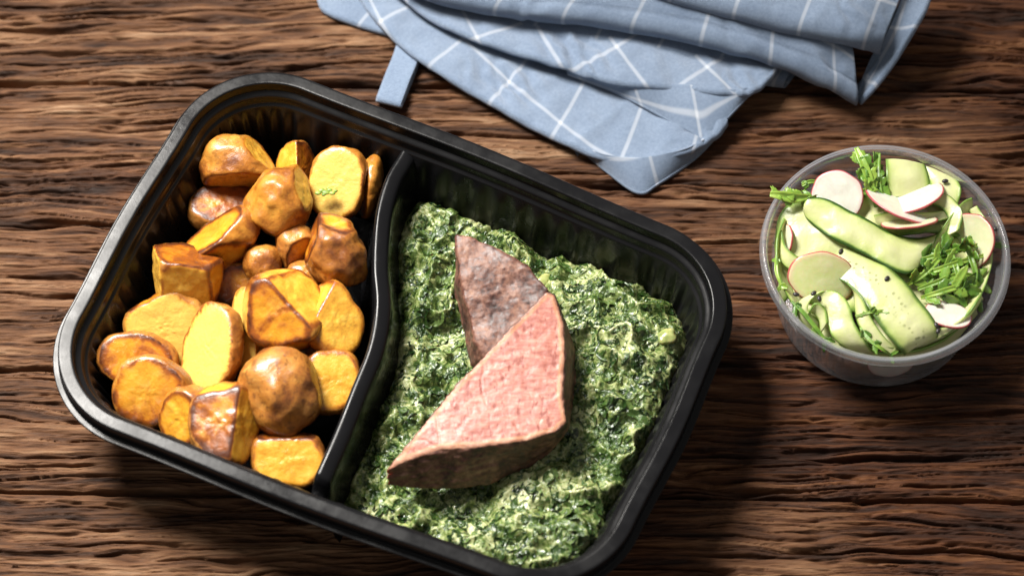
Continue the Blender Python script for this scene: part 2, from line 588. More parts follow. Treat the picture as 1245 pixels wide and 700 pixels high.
# half sizes and cut distances in units of 1/3.14 mm
potato("tan domed potato half in the back left corner of the tray", (-106.7, 38.7, 27.0), (47, 42, 38), -8, [(0.05, -1, 0.35, 20, 0.2, 0.55), (.75, .55, .25, 33, .2, .4)], gold=.45)
potato("small yellow potato wedge with a red brown side at the back wall", (-83.6, 41.9, 21.0), (30, 34, 30), 0, [(-0.75, 0.1, 0.7, 11, 0.1, 0.35), (0.85, 0.15, 0.5, 9, 0, 1.1)])
potato("potato half with pale yellow cut face and a green herb fleck", (-67.1, 30.5, 29.0), (34, 46, 34), -10, [(-0.12, 0.0, 1, 13, 0.75, 0.22)], gold=.5)
potato("orange potato sliver squeezed against the back of the divider", (-55.4, 32.4, 22.0), (15, 38, 30), -10, [(-1, 0, 0.3, 9)], gold=.6, roast=.8)
potato("round golden potato with a bright highlight near the back", (-89.2, 17.2, 36.0), (38, 47, 40), -32, [(-.6, -1, .1, 36), (.9, .3, .3, 36, .2, .4)], gold=.85, lump=.14)
potato("golden orange potato wedge lying below the round golden one", (-110.3, 3.5, 31.0), (54, 31, 34), 35, [(-.55, .65, .5, 18, .05, .75), (.3, -.8, .5, 22, .05, .7)], gold=.9)
potato("mauve brown potato piece in shade under the tan domed half", (-112.6, 25.5, 18.0), (44, 30, 30), 15, [(.1, .5, .85, 14, 0.2, 1.0)], roast=.9)
potato("wrinkled dark brown roast potato beside the divider", (-68.0, -3.4, 35.0), (36, 46, 38), 25, [(-1, .3, .25, 27, .0, 1.0), (.2, 1, .5, 36, 0, .7)], gold=.25, lump=.16)
potato("brown folded potato piece left of the wrinkled dark one", (-81.6, 1.0, 29.0), (24, 32, 28), 20, [(.5, -.5, .7, 14, 0, .9)], gold=.2)
potato("small tan domed potato end in the middle of the pile", (-94.7, -4.3, 27.0), (24, 24, 24), 0, [(0, -1, .1, 20)], gold=.4)
potato("tiny tan potato end peeking out above the browned wedge", (-78.9, -9.1, 26.0), (22, 19, 22), 0, [(0, -1, 0, 16)], gold=.3)
potato("chunky yellow potato cube with a scorched brown top", (-123.5, -13.2, 34.0), (48, 46, 42), -12, [(.22, .92, .38, 25, 0, 1.02), (-1, -.12, .28, 32, .35, .25), (.12, -.55, .8, 24, 0.15, .45), (1, -.15, .3, 38, 0, .6)], p=24)
potato("large pale yellow potato slice under the scorched cube", (-130.2, -28.9, 24.0), (50, 50, 34), -20, [(-.05, -.15, 1, 15, .6, .3), (-.5, 1, .2, 36, 0, .9)], gold=.3)
potato("pale potato wedge with brown skin on its right side", (-111.8, -43.0, 31.0), (38, 54, 36), -10, [(-.55, .1, .85, 10, .8, .25)], gold=.15)
potato("long pale potato slab standing between two wedges", (-99.0, -32.9, 27.0), (20, 54, 34), 6, [(-.5, 0, .9, 8, .8, .25), (.9, 0, .3, 14)], gold=.5)
potato("large potato wedge with a crusty browned face in the middle", (-85.5, -29.5, 37.0), (54, 54, 44), -30, [(-.22, -.12, .97, 24, 0, .78), (.55, .55, .62, 27, .1, .52), (-1, .05, .25, 43, .5, .3), (.1, -1, .25, 44, .1, .6), (-.1, 1, .2, 44, .2, .5)], gold=.6, p=30)
potato("smooth golden potato quarter touching the middle of the divider", (-67.9, -31.0, 32.0), (36, 46, 36), 14, [(.45, .15, .9, 18, .15, .45), (-.7, .6, .5, 26, .1, .6)], gold=.8)
potato("orange brown potato half at the far left end", (-140.6, -44.1, 25.0), (48, 34, 34), -6, [(.05, .05, .95, 16, .0, .80)], roast=.8, gold=.2)
potato("oval potato half with a dark scorch mark on its cut face", (-133.5, -58.6, 28.0), (45, 41, 34), -15, [(-.12, -.05, 1, 15, .05, .80)], gold=.45)
potato("round brown skinned potato near the front of the divider", (-85.0, -62.3, 34.0), (47, 53, 44), 25, [(.2, -1, -.6, 42), (.9, .2, .1, 44, .1, .5)], gold=0.1, lump=.10)
potato("yellow potato wedge behind the round skinned one by the divider", (-66.9, -54.4, 27.0), (34, 40, 30), 10, [(.1, .15, 1, 14, .1, .45)], gold=.5)
potato("potato wedge with a seared pink brown face at the front", (-104.8, -75.7, 36.0), (42, 52, 40), -4, [(-.16, .22, .96, 21, .35, .95), (.85, .0, .52, 24, .05, .30), (-.25, 1, .3, 40)], p=26)
potato("orange potato quarter at the left of the seared wedge", (-119.3, -69.8, 30.0), (32, 36, 30), -30, [(-.5, -.1, .85, 17, .05, .7)], gold=.6)
potato("yellow potato piece in the front corner by the divider", (-82.3, -85.6, 26.0), (44, 34, 32), -6, [(.0, .1, 1, 15, .1, .38), (0, 1, .3, 27, 0, 1.0)], gold=.4)
d_, f_ = ico(2)
hv, hf, ho = [], [], 0
for hx, hy, hr in ((-3.5, -.6, 1.2), (-2.2, .6, 1.3), (-.6, -.3, 1.5), (.9, .7, 1.1), (1.9, -.6, 1.2), (3.2, .3, .8), (.2, 1.4, .7), (-1.4, -1.4, .8)):
    hv.append(d_ * np.array([hr * 1.1, hr * .8, .5]) + np.array([hx, hy, 0])); hf.append(f_ + ho); ho += len(d_)
herb = NT("chopped_herb")
herb.set(Base__Color=herb.ramp(herb.noise(herb.coord(), 700, 2), [(.3, (.07, .14, .014)), (.7, (.26, .34, .05))]), Roughness=.5)
ob = link("herb_fleck", make_mesh("herb_fleck", np.vstack(hv), np.vstack(hf), mats=[herb.m]))
ob.location = Vector((-70.7, 23.2, 34.5)) * MM
tag(ob, "chopped green herb fleck on the pale potato half by the divider", "herb")
# lower layer, seen only in the gaps
potato("dark potato piece low in the gap beside the scorched cube", (-104.2, -8.7, 16.0), (38, 34, 30), 0, [(0, 0, 1, 20)], roast=.9)
potato("brown potato piece low between the oval half and pale slice", (-123.7, -41.2, 14.0), (40, 34, 28), 30, [(0, 0, 1, 18)], roast=.9)
potato("brown potato piece low behind the round skinned potato", (-71.0, -34.2, 14.0), (40, 34, 28), 30, [(0, 0, 1, 18)], roast=.9)


# ------------------------------------------------------------------ creamed spinach
def mat_spinach():
    m = NT("creamed_spinach")
    v = m.coord((1, 1, 1))
    a = m.noise(v, 85, 5, 0.62, 2.4)
    b = m.noise(v, 250, 4, 0.60, 2.4)
    c = m.noise(v, 900, 3, 0.6, 1.0)
    leaf = m.attr("leaf")
    z = m.noise(v, 38, 3, 0.55, 0.8)
    k = m.math('ADD', m.math('ADD', m.math('MULTIPLY', a, 0.50), m.math('MULTIPLY', m.math('SUBTRACT', z, 0.5), 0.55)), m.math('ADD', m.math('MULTIPLY', b, 0.62), m.math('MULTIPLY', m.math('SUBTRACT', c, 0.5), 0.16)))
    base = m.ramp(k, [(0.36, (0.012, 0.030, 0.006)), (0.455, (0.048, 0.090, 0.018)), (0.54, (0.15, 0.205, 0.054)), (0.635, (0.35, 0.39, 0.165)), (0.77, (0.58, 0.59, 0.34))])
    lf = m.ramp(leaf, [(0.0, (0.006, 0.018, 0.004)), (0.4, (0.018, 0.046, 0.009)), (0.75, (0.050, 0.098, 0.020)), (1.0, (0.115, 0.175, 0.045))])
    lf = m.mix(0.5, lf, m.ramp(b, [(0.35, 0.25), (0.65, 0.85)]), 'OVERLAY')
    lf = m.mix(m.ramp(b, [(0.55, 0.0), (0.70, 0.55)]), lf, base)
    col = m.mix(m.attr("is_leaf"), base, lf)
    m.set(Base__Color=col, Coat__Weight=0.35, Coat__Roughness=0.12, Roughness=m.ramp(b, [(0.3, 0.13), (0.7, 0.34)]), Subsurface__Weight=0.12, Subsurface__Scale=0.002, Specular__IOR__Level=0.55)
    m.bump(m.math('ADD', m.math('MULTIPLY', b, 1.2), m.math('MULTIPLY', c, 0.25)), 0.0010, 0.6)
    return m.m


MAT_SPIN = mat_spinach()


def inside_dist(x, y):
    """signed distance (mm, positive inside) from the tray outline, and from the divider towards the right"""
    sh = x.shape
    p = np.stack([x.ravel(), y.ravel()], 1)
    best = np.full(len(p), 1e9); sgn = np.zeros(len(p))
    for i0 in range(0, len(p), 4000):
        q = p[i0:i0 + 4000]
        dd = ((q[:, None, :] - TP[None, ::2, :]) ** 2).sum(-1)
        j = dd.argmin(1)
        v = q - TP[::2][j]
        best[i0:i0 + 4000] = -(v * TN[::2][j]).sum(1)
    e = np.full(len(p), 1e9)
    s = 1 if (dn[60] @ np.array([1, 0])) > 0 else -1
    for i0 in range(0, len(p), 8000):
        q = p[i0:i0 + 8000]
        dd = ((q[:, None, :] - div_path[None]) ** 2).sum(-1)
        j = dd.argmin(1)
        e[i0:i0 + 8000] = ((q - div_path[j]) * dn[j] * s).sum(1)
    return best.reshape(sh), e.reshape(sh)


def spin_height(x, y):
    z = 14.5 + 4.0 * smoothstep(-50, 55, x) + 1.2 * fbm(x / 40, y / 40, seed=5, octaves=2)
    for (cx, cy, cz), r, amp in (((39.9, -35.6, 30.0), 23, 15.0), ((5.2, -105.1, 24.0), 28, 4.5), ((-19.8, 7.1, 20.0), 20, 3.0), ((5.5, 2.4, 22.0), 16, 4.5), ((47.8, -78.6, 24.0), 24, 5.0),
                                ((-37.5, -64.2, 22.0), 20, 1.5), ((-19.0, -83.5, 20.0), 17, -5.0), ((23.2, -110.8, 22.0), 20, 4.0)):
        z = z + amp * np.exp(-((x - cx) ** 2 + (y - cy) ** 2) / (2 * (r * 0.75) ** 2))
    return z


SPX, SPY = -70.0, -142.0


def spinach():
    xs = np.arange(SPX, 88, 0.62); ys = np.arange(SPY, 60, 0.62)
    X, Y = np.meshgrid(xs, ys, indexing='ij')
    cx = X.ravel(); cy = Y.ravel()
    dO, dD = inside_dist(X, Y)
    Z = spin_height(X, Y)
    wall_off = 13.6 + (H - 12 - Z) * 0.19      # where the inner wall stands at this height
    dw = np.minimum(dO - wall_off - 0.8, dD - (3.2 + (33 - Z) * 0.14) - 0.6)
    wx = X + 2.0 * fbm(X / 7, Y / 7, seed=8); wy = Y + 2.0 * fbm(X / 7, Y / 7, seed=9)
    sw = np.abs(fbm(wx / 6.5 + 1.2 * fbm(X / 9, Y / 9, seed=18), wy / 6.5, seed=13, octaves=2))
    clump = fbm(X / 15, Y / 15, seed=19, octaves=2)
    lump = 3.2 * (1 - np.abs(fbm(wx / 13, wy / 13, seed=12, octaves=2)) * 2) + 2.0 * (0.45 - sw) + 2.2 * clump \
        + 0.8 * (0.5 - np.abs(vnoise(wx / 2.3, wy / 2.3, seed=14))) + 0.22 * vnoise(wx / 1.1, wy / 1.1, seed=15)
    Z = Z + lump - 1.5
    Z = Z - 5.0 * np.exp(-np.maximum(dw, 0) / 2.0)
    keep = dw > -0.4
    idx = -np.ones(X.size, int)
    f = grid_faces(len(xs), len(ys))
    ok = keep.ravel()[f].all(1)
    f = f[ok]
    used = np.unique(f)
    idx[used] = np.arange(len(used))
    V = np.stack([X.ravel(), Y.ravel(), Z.ravel()], 1)[used]
    f = idx[f]
    Zs = Z.copy()
    for _ in range(3):
        Zs[1:-1, 1:-1] = (Zs[:-2, 1:-1] + Zs[2:, 1:-1] + Zs[1:-1, :-2] + Zs[1:-1, 2:] + 2 * Zs[1:-1, 1:-1]) / 6
    # leaf shreds: crinkled little strips lying in the cream
    N = 2300
    dwf = dw.ravel()
    cand = np.where(dwf > 1.6)[0]
    pick = rng.choice(cand, N)
    px, py = X.ravel()[pick], Y.ravel()[pick]; pz = Z.ravel()[pick]
    nu, nv = 12, 5
    L = rng.gamma(4.0, 1.0, N).clip(1.5, 9) * 1.15
    Wd = rng.uniform(0.8, 2.6, N) * (0.6 + 0.10 * L)
    clump = fbm(px / 9, py / 9, seed=77, octaves=2)
    th = rng.uniform(0, 2 * np.pi, N) * 0.55 + clump * 3.0
    curl = rng.normal(0, 0.9, N); tilt = rng.normal(0, 0.45, N); pitch = rng.normal(0.0, 0.15, N)
    leaf = np.clip(0.58 + 0.36 * fbm(px / 6, py / 6, seed=91, octaves=3) + rng.normal(0, 0.17, N), 0, 1)
    u = np.linspace(-0.5, 0.5, nu); v = np.linspace(-0.5, 0.5, nv)
    U, Vv = np.meshgrid(u, v, indexing='ij')
    a = U[None] * L[:, None, None]
    ang = th[:, None, None] + curl[:, None, None] * U[None] * 2.2
    wid = Vv[None] * Wd[:, None, None] * (1 - (np.abs(U[None]) * 2) ** 2 * 0.75) * (1 + 0.35 * np.sin(U[None] * 9 + rng.uniform(0, 6, N)[:, None, None]))
    gx = px[:, None, None] + a * np.cos(ang) - wid * np.sin(ang) * np.cos(tilt)[:, None, None]
    gy = py[:, None, None] + a * np.sin(ang) + wid * np.cos(ang) * np.cos(tilt)[:, None, None]
    crink = 0.42 * np.sin(U[None] * rng.uniform(5, 14, N)[:, None, None] + rng.uniform(0, 6, N)[:, None, None]) * (0.5 + Vv[None])
    gi = np.clip(np.round((gx - SPX) / 0.62).astype(int), 0, X.shape[0] - 1); gj = np.clip(np.round((gy - SPY) / 0.62).astype(int), 0, X.shape[1] - 1)
    under = 0.75 * Zs[gi, gj] + 0.25 * pz[:, None, None]
    gz = under + rng.uniform(-0.55, 0.30, N)[:, None, None] + wid * np.sin(tilt)[:, None, None] + a * np.sin(pitch)[:, None, None] * 0.5 + crink \
        + (np.abs(Vv[None]) * 2) ** 2 * 0.12 * Wd[:, None, None]
    LV = np.stack([gx, gy, gz], -1).reshape(-1, 3)
    lf = grid_faces(nu, nv)
    LF = (lf[None] + (np.arange(N) * nu * nv)[:, None, None]).reshape(-1, 4) + len(V)
    AV = np.vstack([V, LV]); AF = np.vstack([f, LF])
    leafa = np.r_[np.zeros(len(V)), np.repeat(leaf, nu * nv)]
    isl = np.r_[np.zeros(len(V)), np.ones(len(LV))]
    me = make_mesh("creamed_spinach", AV, AF, attrs={"leaf": leafa, "is_leaf": isl}, mats=[MAT_SPIN])
    ob = link("creamed_spinach", me)
    tag(ob, "creamy chopped green spinach filling the right compartment of the tray", "spinach", kind="stuff")
    return X, Y, Z, dw


SX, SY, SZ, SDW = spinach()


def spin_z(x, y):
    i = int(np.clip(round((x - SPX) / 0.62), 0, SX.shape[0] - 1)); j = int(np.clip(round((y - SPY) / 0.62), 0, SX.shape[1] - 1))
    return SZ[i, j]


# soft onion pieces lying in the spinach
def mat_onion():
    m = NT("soft_onion")
    v = m.coord((1, 1, 1))
    n = m.noise(v, 260, 3, 0.6)
    m.set(Base__Color=m.ramp(n, [(0.3, (0.15, 0.20, 0.05)), (0.55, (0.34, 0.37, 0.13)), (0.8, (0.52, 0.52, 0.26))]), Roughness=0.25, Subsurface__Weight=0.25, Subsurface__Scale=0.004)
    m.bump(n, 0.0006, 0.6)
    return m.m


MAT_ONION = mat_onion()
ICO3 = ico(3)
for (x, y, _), r, rot, lab in (
        ((1.1, -4.1, 26.0), (5.5, 3.6, 3), -30, "pale yellow green onion piece behind the seared beef"),
        ((-8.6, 3.0, 26.0), (4.2, 2.6, 2.4), -25, "small pale green onion piece touching the top of the beef"),
        ((11.7, -8.6, 27.0), (4.6, 3.0, 2.6), 35, "light green onion piece right of the beef near the back wall"),
        ((58.3, -35.6, 30.0), (4.6, 4.0, 3.0), 20, "cream coloured onion chunk by the right wall of the tray"),
        ((-39.1, -107.8, 24.0), (6.0, 2.6, 2.2), -10, "yellow green onion strip by the front wall near the divider")):
    d, f = ICO3
    c, s = math.cos(math.radians(rot)), math.sin(math.radians(rot))
    q = d * (1 + 0.22 * fbm(d[:, 0] * 2, d[:, 1] * 2, d[:, 2] * 2, int(x * 3) + 500, 2))[:, None]
    q = np.sign(q) * np.abs(q) ** 0.8 * np.array(r) * 0.8
    q = np.stack([q[:, 0] * c - q[:, 1] * s, q[:, 0] * s + q[:, 1] * c, q[:, 2]], 1)
    ob = link("onion_piece", make_mesh("onion_piece", q, f, mats=[MAT_ONION]))
    ob.location = Vector((x, y, spin_z(x, y) - 0.3)) * MM
    tag(ob, lab, "onion", "onion pieces in the spinach")


# ------------------------------------------------------------------ beef
def mat_beef(name):
    m = NT(name)
    v = m.coord((1, 1, 1))
    fib = m.noise(m.coord((170, 620, 500), rot=(0, 0, 1.0)), 1.0, 4, 0.6, 0.3)
    a = m.noise(v, 95, 4, 0.6, 0.4)
    b = m.noise(v, 480, 4, 0.65)
    pits = m.noise(m.coord((560, 210, 400), rot=(0, 0, 0.3)), 1.0, 3, 0.55)
    pink = m.ramp(m.math('ADD', m.math('MULTIPLY', m.math('SUBTRACT', fib, 0.14), 1.05), m.math('MULTIPLY', a, 0.22)),
                  [(0.36, (0.32, 0.108, 0.082)), (0.52, (0.425, 0.172, 0.130)), (0.68, (0.52, 0.250, 0.190))])
    pink = m.mix(m.ramp(pits, [(0.57, 0.0), (0.64, 0.8)]), pink, (0.22, 0.05, 0.035))
    crust = m.ramp(m.math('ADD', m.math('MULTIPLY', a, 0.55), m.math('MULTIPLY', b, 0.5)),
                   [(0.38, (0.022, 0.010, 0.008)), (0.48, (0.080, 0.033, 0.025)), (0.58, (0.185, 0.086, 0.057)), (0.72, (0.34, 0.195, 0.135))])
    rimc = m.ramp(a, [(0.3, (0.42, 0.17, 0.09)), (0.7, (0.58, 0.31, 0.19))])
    k = m.math('ADD', m.attr("crust"), m.math('MULTIPLY', m.math('SUBTRACT', b, 0.5), 0.35))
    col = m.mix(m.ramp(k, [(0.10, 0.0), (0.32, 1.0)]), pink, rimc)
    col = m.mix(m.ramp(k, [(0.38, 0.0), (0.62, 1.0)]), col, crust)
    pale_patch = m.attr("pale_patch")
    fk = m.math('ADD', pale_patch, m.math('MULTIPLY', m.math('SUBTRACT', a, 0.5), 1.2))
    col = m.mix(m.ramp(fk, [(0.45, 0.0), (0.85, 0.7)]), col, m.ramp(b, [(0.35, (0.22, 0.13, 0.12)), (0.65, (0.42, 0.31, 0.28))]))
    m.set(Base__Color=col, Roughness=m.mix(m.attr('crust'), m.ramp(b, [(0.3, 0.40), (0.7, 0.52)]), m.ramp(b, [(0.3, 0.40), (0.7, 0.70)])), Subsurface__Weight=0.25, Subsurface__Scale=0.003)
    m.b.inputs['Subsurface Radius'].default_value = (1.0, 0.35, 0.25)
    m.bump(m.math('ADD', m.math('MULTIPLY', fib, 0.6), m.math('ADD', m.math('MULTIPLY', b, 0.5), m.math('MULTIPLY', pits, -0.5))), 0.00035, 0.6)
    return m.m


MAT_BEEF = mat_beef("roast_beef")


def solid(name, top, bot, voxel=0.5, smooth=13):
    """closed solid between two outlines of equal count, rounded by a voxel remesh; returns verts, faces"""
    n = len(top)
    V = np.vstack([np.array(top, float), np.array(bot, float)])
    F = [tuple(range(n))[::-1], tuple(range(n, 2 * n))]
    for i in range(n):
        j = (i + 1) % n
        F.append((i, j, n + j, n + i))
    me = bpy.data.meshes.new(name)
    me.from_pydata([tuple(p) for p in V], [], F)      # in mm: remeshed at this scale
    bm = bmesh.new(); bm.from_mesh(me)
    bmesh.ops.triangulate(bm, faces=bm.faces[:])
    bmesh.ops.recalc_face_normals(bm, faces=bm.faces[:])
    bm.to_mesh(me); bm.free()
    ob = bpy.data.objects.new(name, me); COL.objects.link(ob)
    md = ob.modifiers.new("r", 'REMESH'); md.mode = 'VOXEL'; md.voxel_size = voxel
    sm = ob.modifiers.new("s", 'SMOOTH'); sm.iterations = smooth; sm.factor = 0.5
    dg = bpy.context.evaluated_depsgraph_get()
    ev = ob.evaluated_get(dg).to_mesh()
    co = np.zeros(len(ev.vertices) * 3); ev.vertices.foreach_get("co", co)
    no = np.zeros(len(ev.vertices) * 3); ev.vertices.foreach_get("normal", no)
    faces = [tuple(p.vertices) for p in ev.polygons]
    ob.evaluated_get(dg).to_mesh_clear()
    bpy.data.objects.remove(ob); bpy.data.meshes.remove(me)
    return co.reshape(-1, 3), no.reshape(-1, 3), faces


def plane_of(pts):
    P = np.array(pts, float); c = P.mean(0)
    n = np.linalg.svd(P - c)[2][2]
    return c, n if n[2] > 0 else -n


# front slice: pink cut face on top, browned edge towards the front
topB = [(-46.6, -92.9, 31.0), (-36.7, -81.7, 36.0), (-19.5, -61.0, 41.0), (-1.4, -41.7, 45.0), (12.6, -26.6, 47.0), (16.0, -27.7, 46.5), (19.0, -37.6, 45.0), (19.8, -51.8, 43.5),
        (18.5, -66.6, 42.0), (20.5, -77.2, 40.5), (16.0, -81.3, 40.0), (5.2, -84.7, 39.5), (-11.2, -86.5, 38.5), (-26.2, -86.8, 37.0), (-36.7, -89.3, 34.0)]
botB = [(-45.9, -95.3, 24.0), (-33.5, -85.5, 20.0), (-16.1, -66.1, 19.0), (1.7, -45.5, 19.0), (16.0, -29.5, 19.0), (21.6, -30.0, 20.0), (24.6, -39.1, 20.0), (23.9, -51.4, 21.0),
        (22.5, -64.7, 23.0), (21.1, -74.0, 27.0), (15.0, -80.8, 23.0), (5.3, -87.5, 20.0), (-9.2, -93.0, 19.0), (-23.4, -95.0, 19.0), (-35.5, -94.8, 20.0)]
co, no, fc = solid("beef_slice", topB, botB)
c0, n0 = plane_of(topB)
# undulating fibre relief
rel = 0.22 * fbm(co[:, 0] / 11, co[:, 1] / 11, co[:, 2] / 11, 301, 2) + 0.10 * fbm(co[:, 0] / 1.6, co[:, 1] / 1.6, co[:, 2] / 1.6, 302, 2)
depth = -(co - c0) @ n0
crust = 1 - smoothstep(0.72, 0.95, no @ n0)
TB = np.array(topB)
dedge = np.full(len(co), 1e9)
for i in range(len(TB)):
    a_, b_ = TB[i], TB[(i + 1) % len(TB)]
    tt = np.clip(((co - a_) @ (b_ - a_)) / ((b_ - a_) @ (b_ - a_)), 0, 1)
    dedge = np.minimum(dedge, np.linalg.norm(co - a_ - tt[:, None] * (b_ - a_), axis=1))
crust = np.maximum(crust, 0.50 * smoothstep(3.4, 0.8, dedge))
rel = rel + 0.45 * crust * fbm(co[:, 0] / 4, co[:, 1] / 4, co[:, 2] / 1.6, 303, 3)
seam = np.abs(fbm(co[:, 0] / 16, co[:, 1] / 16, 0, 305, 2))
rel = rel - 0.28 * (1 - crust) * np.clip(1 - seam * 20, 0, 1)
# browned outline of the cut face
edge_px = np.array([(-46.7, -92.0, 29.0), (-36.9, -80.1, 32.0), (-19.5, -59.7, 37.0), (-1.4, -40.3, 41.0), (13.0, -25.4, 43.0)])[:, :2]
P = co + no * rel[:, None]
link("beef_slice", make_mesh("beef_slice", P, fc, attrs={"crust": crust, "pale_patch": np.zeros(len(co))}, mats=[MAT_BEEF]))
tag(bpy.data.objects["beef_slice"], "beef slice with a pink cut face and browned front edge on the spinach", "beef")

topA = [(-21.6, 2.4, 38.0), (-14.8, 1.0, 38.5), (-5.4, -3.9, 39.0), (5.4, -11.7, 39.0), (13.7, -21.2, 39.0), (14.0, -27.2, 36.0), (5.4, -34.2, 34.0), (-3.2, -41.8, 32.0),
        (-10.6, -45.1, 29.0), (-13.7, -39.0, 30.0), (-16.8, -26.7, 33.0), (-19.9, -14.3, 36.0)]
botA = [(-21.0, 1.7, 18.0), (-13.4, 3.2, 18.0), (-3.3, -0.6, 17.0), (8.7, -7.8, 17.0), (19.3, -17.1, 17.0), (19.8, -27.7, 17.0), (11.7, -38.2, 17.0), (2.3, -46.2, 17.0),
        (-10.0, -49.2, 18.0), (-15.6, -43.3, 18.0), (-18.9, -29.3, 18.0), (-21.8, -14.1, 18.0)]
co, no, fc = solid("beef_end", topA, botA)
rel = 0.9 * fbm(co[:, 0] / 10, co[:, 1] / 10, co[:, 2] / 10, 401, 3) + 0.18 * fbm(co[:, 0] / 1.8, co[:, 1] / 1.8, co[:, 2] / 1.8, 402, 3)
fx, fy, fz = (2.9, -18.4, 39.0)
pale_patch = np.exp(-(((co[:, 0] - fx) / 11) ** 2 + ((co[:, 1] - fy) / 7) ** 2))  # pale pinkish grey patch on the upper face
P = co + no * rel[:, None]
link("beef_end", make_mesh("beef_end", P, fc, attrs={"crust": 0.75 + 0 * pale_patch, "pale_patch": pale_patch * 0.55}, mats=[MAT_BEEF]))
tag(bpy.data.objects["beef_end"], "dark seared peppery beef end piece behind the pink slice", "beef")


# ------------------------------------------------------------------ clear plastic cup
def mat_clear(name, h0, h1):
    m = NT(name)
    t = m.t
    tr = m.n('ShaderNodeBsdfTransparent'); tr.inputs[0].default_value = (0.955, 0.965, 0.975, 1)
    gl = m.n('ShaderNodeBsdfGlossy'); gl.inputs['Roughness'].default_value = 0.09
    df = m.n('ShaderNodeBsdfDiffuse'); df.inputs[0].default_value = (0.84, 0.85, 0.90, 1)
    fr = m.n('ShaderNodeFresnel'); fr.inputs[0].default_value = 1.33
    lw = m.n('ShaderNodeLayerWeight'); lw.inputs[0].default_value = 0.28
    m1 = m.n('ShaderNodeMixShader'); m2 = m.n('ShaderNodeMixShader')
    haze = m.math('ADD', h0, m.math('MULTIPLY', lw.outputs['Facing'], h1))
    tl = m.n('ShaderNodeBsdfTranslucent'); tl.inputs[0].default_value = (0.86, 0.89, 0.95, 1)
    m0 = m.n('ShaderNodeMixShader'); m0.inputs[0].default_value = 0.5
    m.l(df.outputs[0], m0.inputs[1]); m.l(tl.outputs[0], m0.inputs[2])
    m.l(haze, m1.inputs[0]); m.l(tr.outputs[0], m1.inputs[1]); m.l(m0.outputs[0], m1.inputs[2])
    m.l(m.math('MULTIPLY', fr.outputs[0], 0.45), m2.inputs[0]); m.l(m1.outputs[0], m2.inputs[1]); m.l(gl.outputs[0], m2.inputs[2])
    m.l(m2.outputs[0], m.out.inputs['Surface'])
    return m.m


MAT_CLEAR = mat_clear("clear_plastic", 0.10, 0.18)
MAT_CUPRIM = mat_clear("clear_plastic_rim", 0.14, 0.32)
CUP = np.array((140.6, -5.9, 40.0))
CX, CY = CUP[0], CUP[1]
CR = 47.3
cup = empty("salad_cup", (CX, CY, 0))
tag(cup, "round clear plastic cup filled with cucumber and radish salad", "cup")


def revolve(profile, n=240, ribs=None):
    th = np.linspace(0, 2 * math.pi, n, endpoint=False)
    G = np.zeros((n, len(profile), 3))
    for j, (r, z) in enumerate(profile):
        rr = r + (ribs[j] if ribs else 0) * np.cos(th * 80)
        G[:, j] = np.stack([CX + rr * np.cos(th), CY + rr * np.sin(th), np.full(n, z)], 1)
    return G.reshape(-1, 3), grid_faces(n, len(profile), True)


rimp = [(CR - 3.2, 36.6), (CR - 2.9, 39.0), (CR - 2.6, 39.9), (CR - 2.0, 40.4), (CR - 1.3, 40.4), (CR - 0.7, 40.0), (CR - 0.4, 39.2), (CR - 0.35, 38.2), (CR - 0.1, 37.6), (CR, 37.2), (CR - 0.3, 36.9), (CR - 0.9, 37.2),
        (CR - 1.1, 38.6), (CR - 1.6, 39.3), (CR - 2.2, 38.9), (CR - 2.7, 36.6)]
V, F = revolve(rimp)
link("rim", make_mesh("rim", V, F, mats=[MAT_CUPRIM]), cup)
wallp = [(CR - 3.2, 36.6), (CR - 3.6, 34.5), (CR - 4.8, 33.8), (CR - 5.0, 33.0), (CR - 5.3, 31.5), (CR - 6.2, 24), (CR - 7.8, 11), (CR - 9.0, 3.0), (CR - 10.0, 1.2), (CR - 12.0, 0.6)]
ribs = [0, 0, 0, 0.05, 0.16, 0.14, 0.08, 0.02, 0, 0]
V, F = revolve(wallp, 480, ribs)
link("wall", make_mesh("wall", V, F, mats=[MAT_CLEAR]), cup)
basep = [(CR - 12.0, 0.6), (CR - 13.5, 0.6), (CR - 14.5, 1.5), (CR - 30, 1.7), (0.5, 1.8)]
V, F = revolve(basep, 120)
link("base", make_mesh("base", V, F, mats=[MAT_CLEAR]), cup)


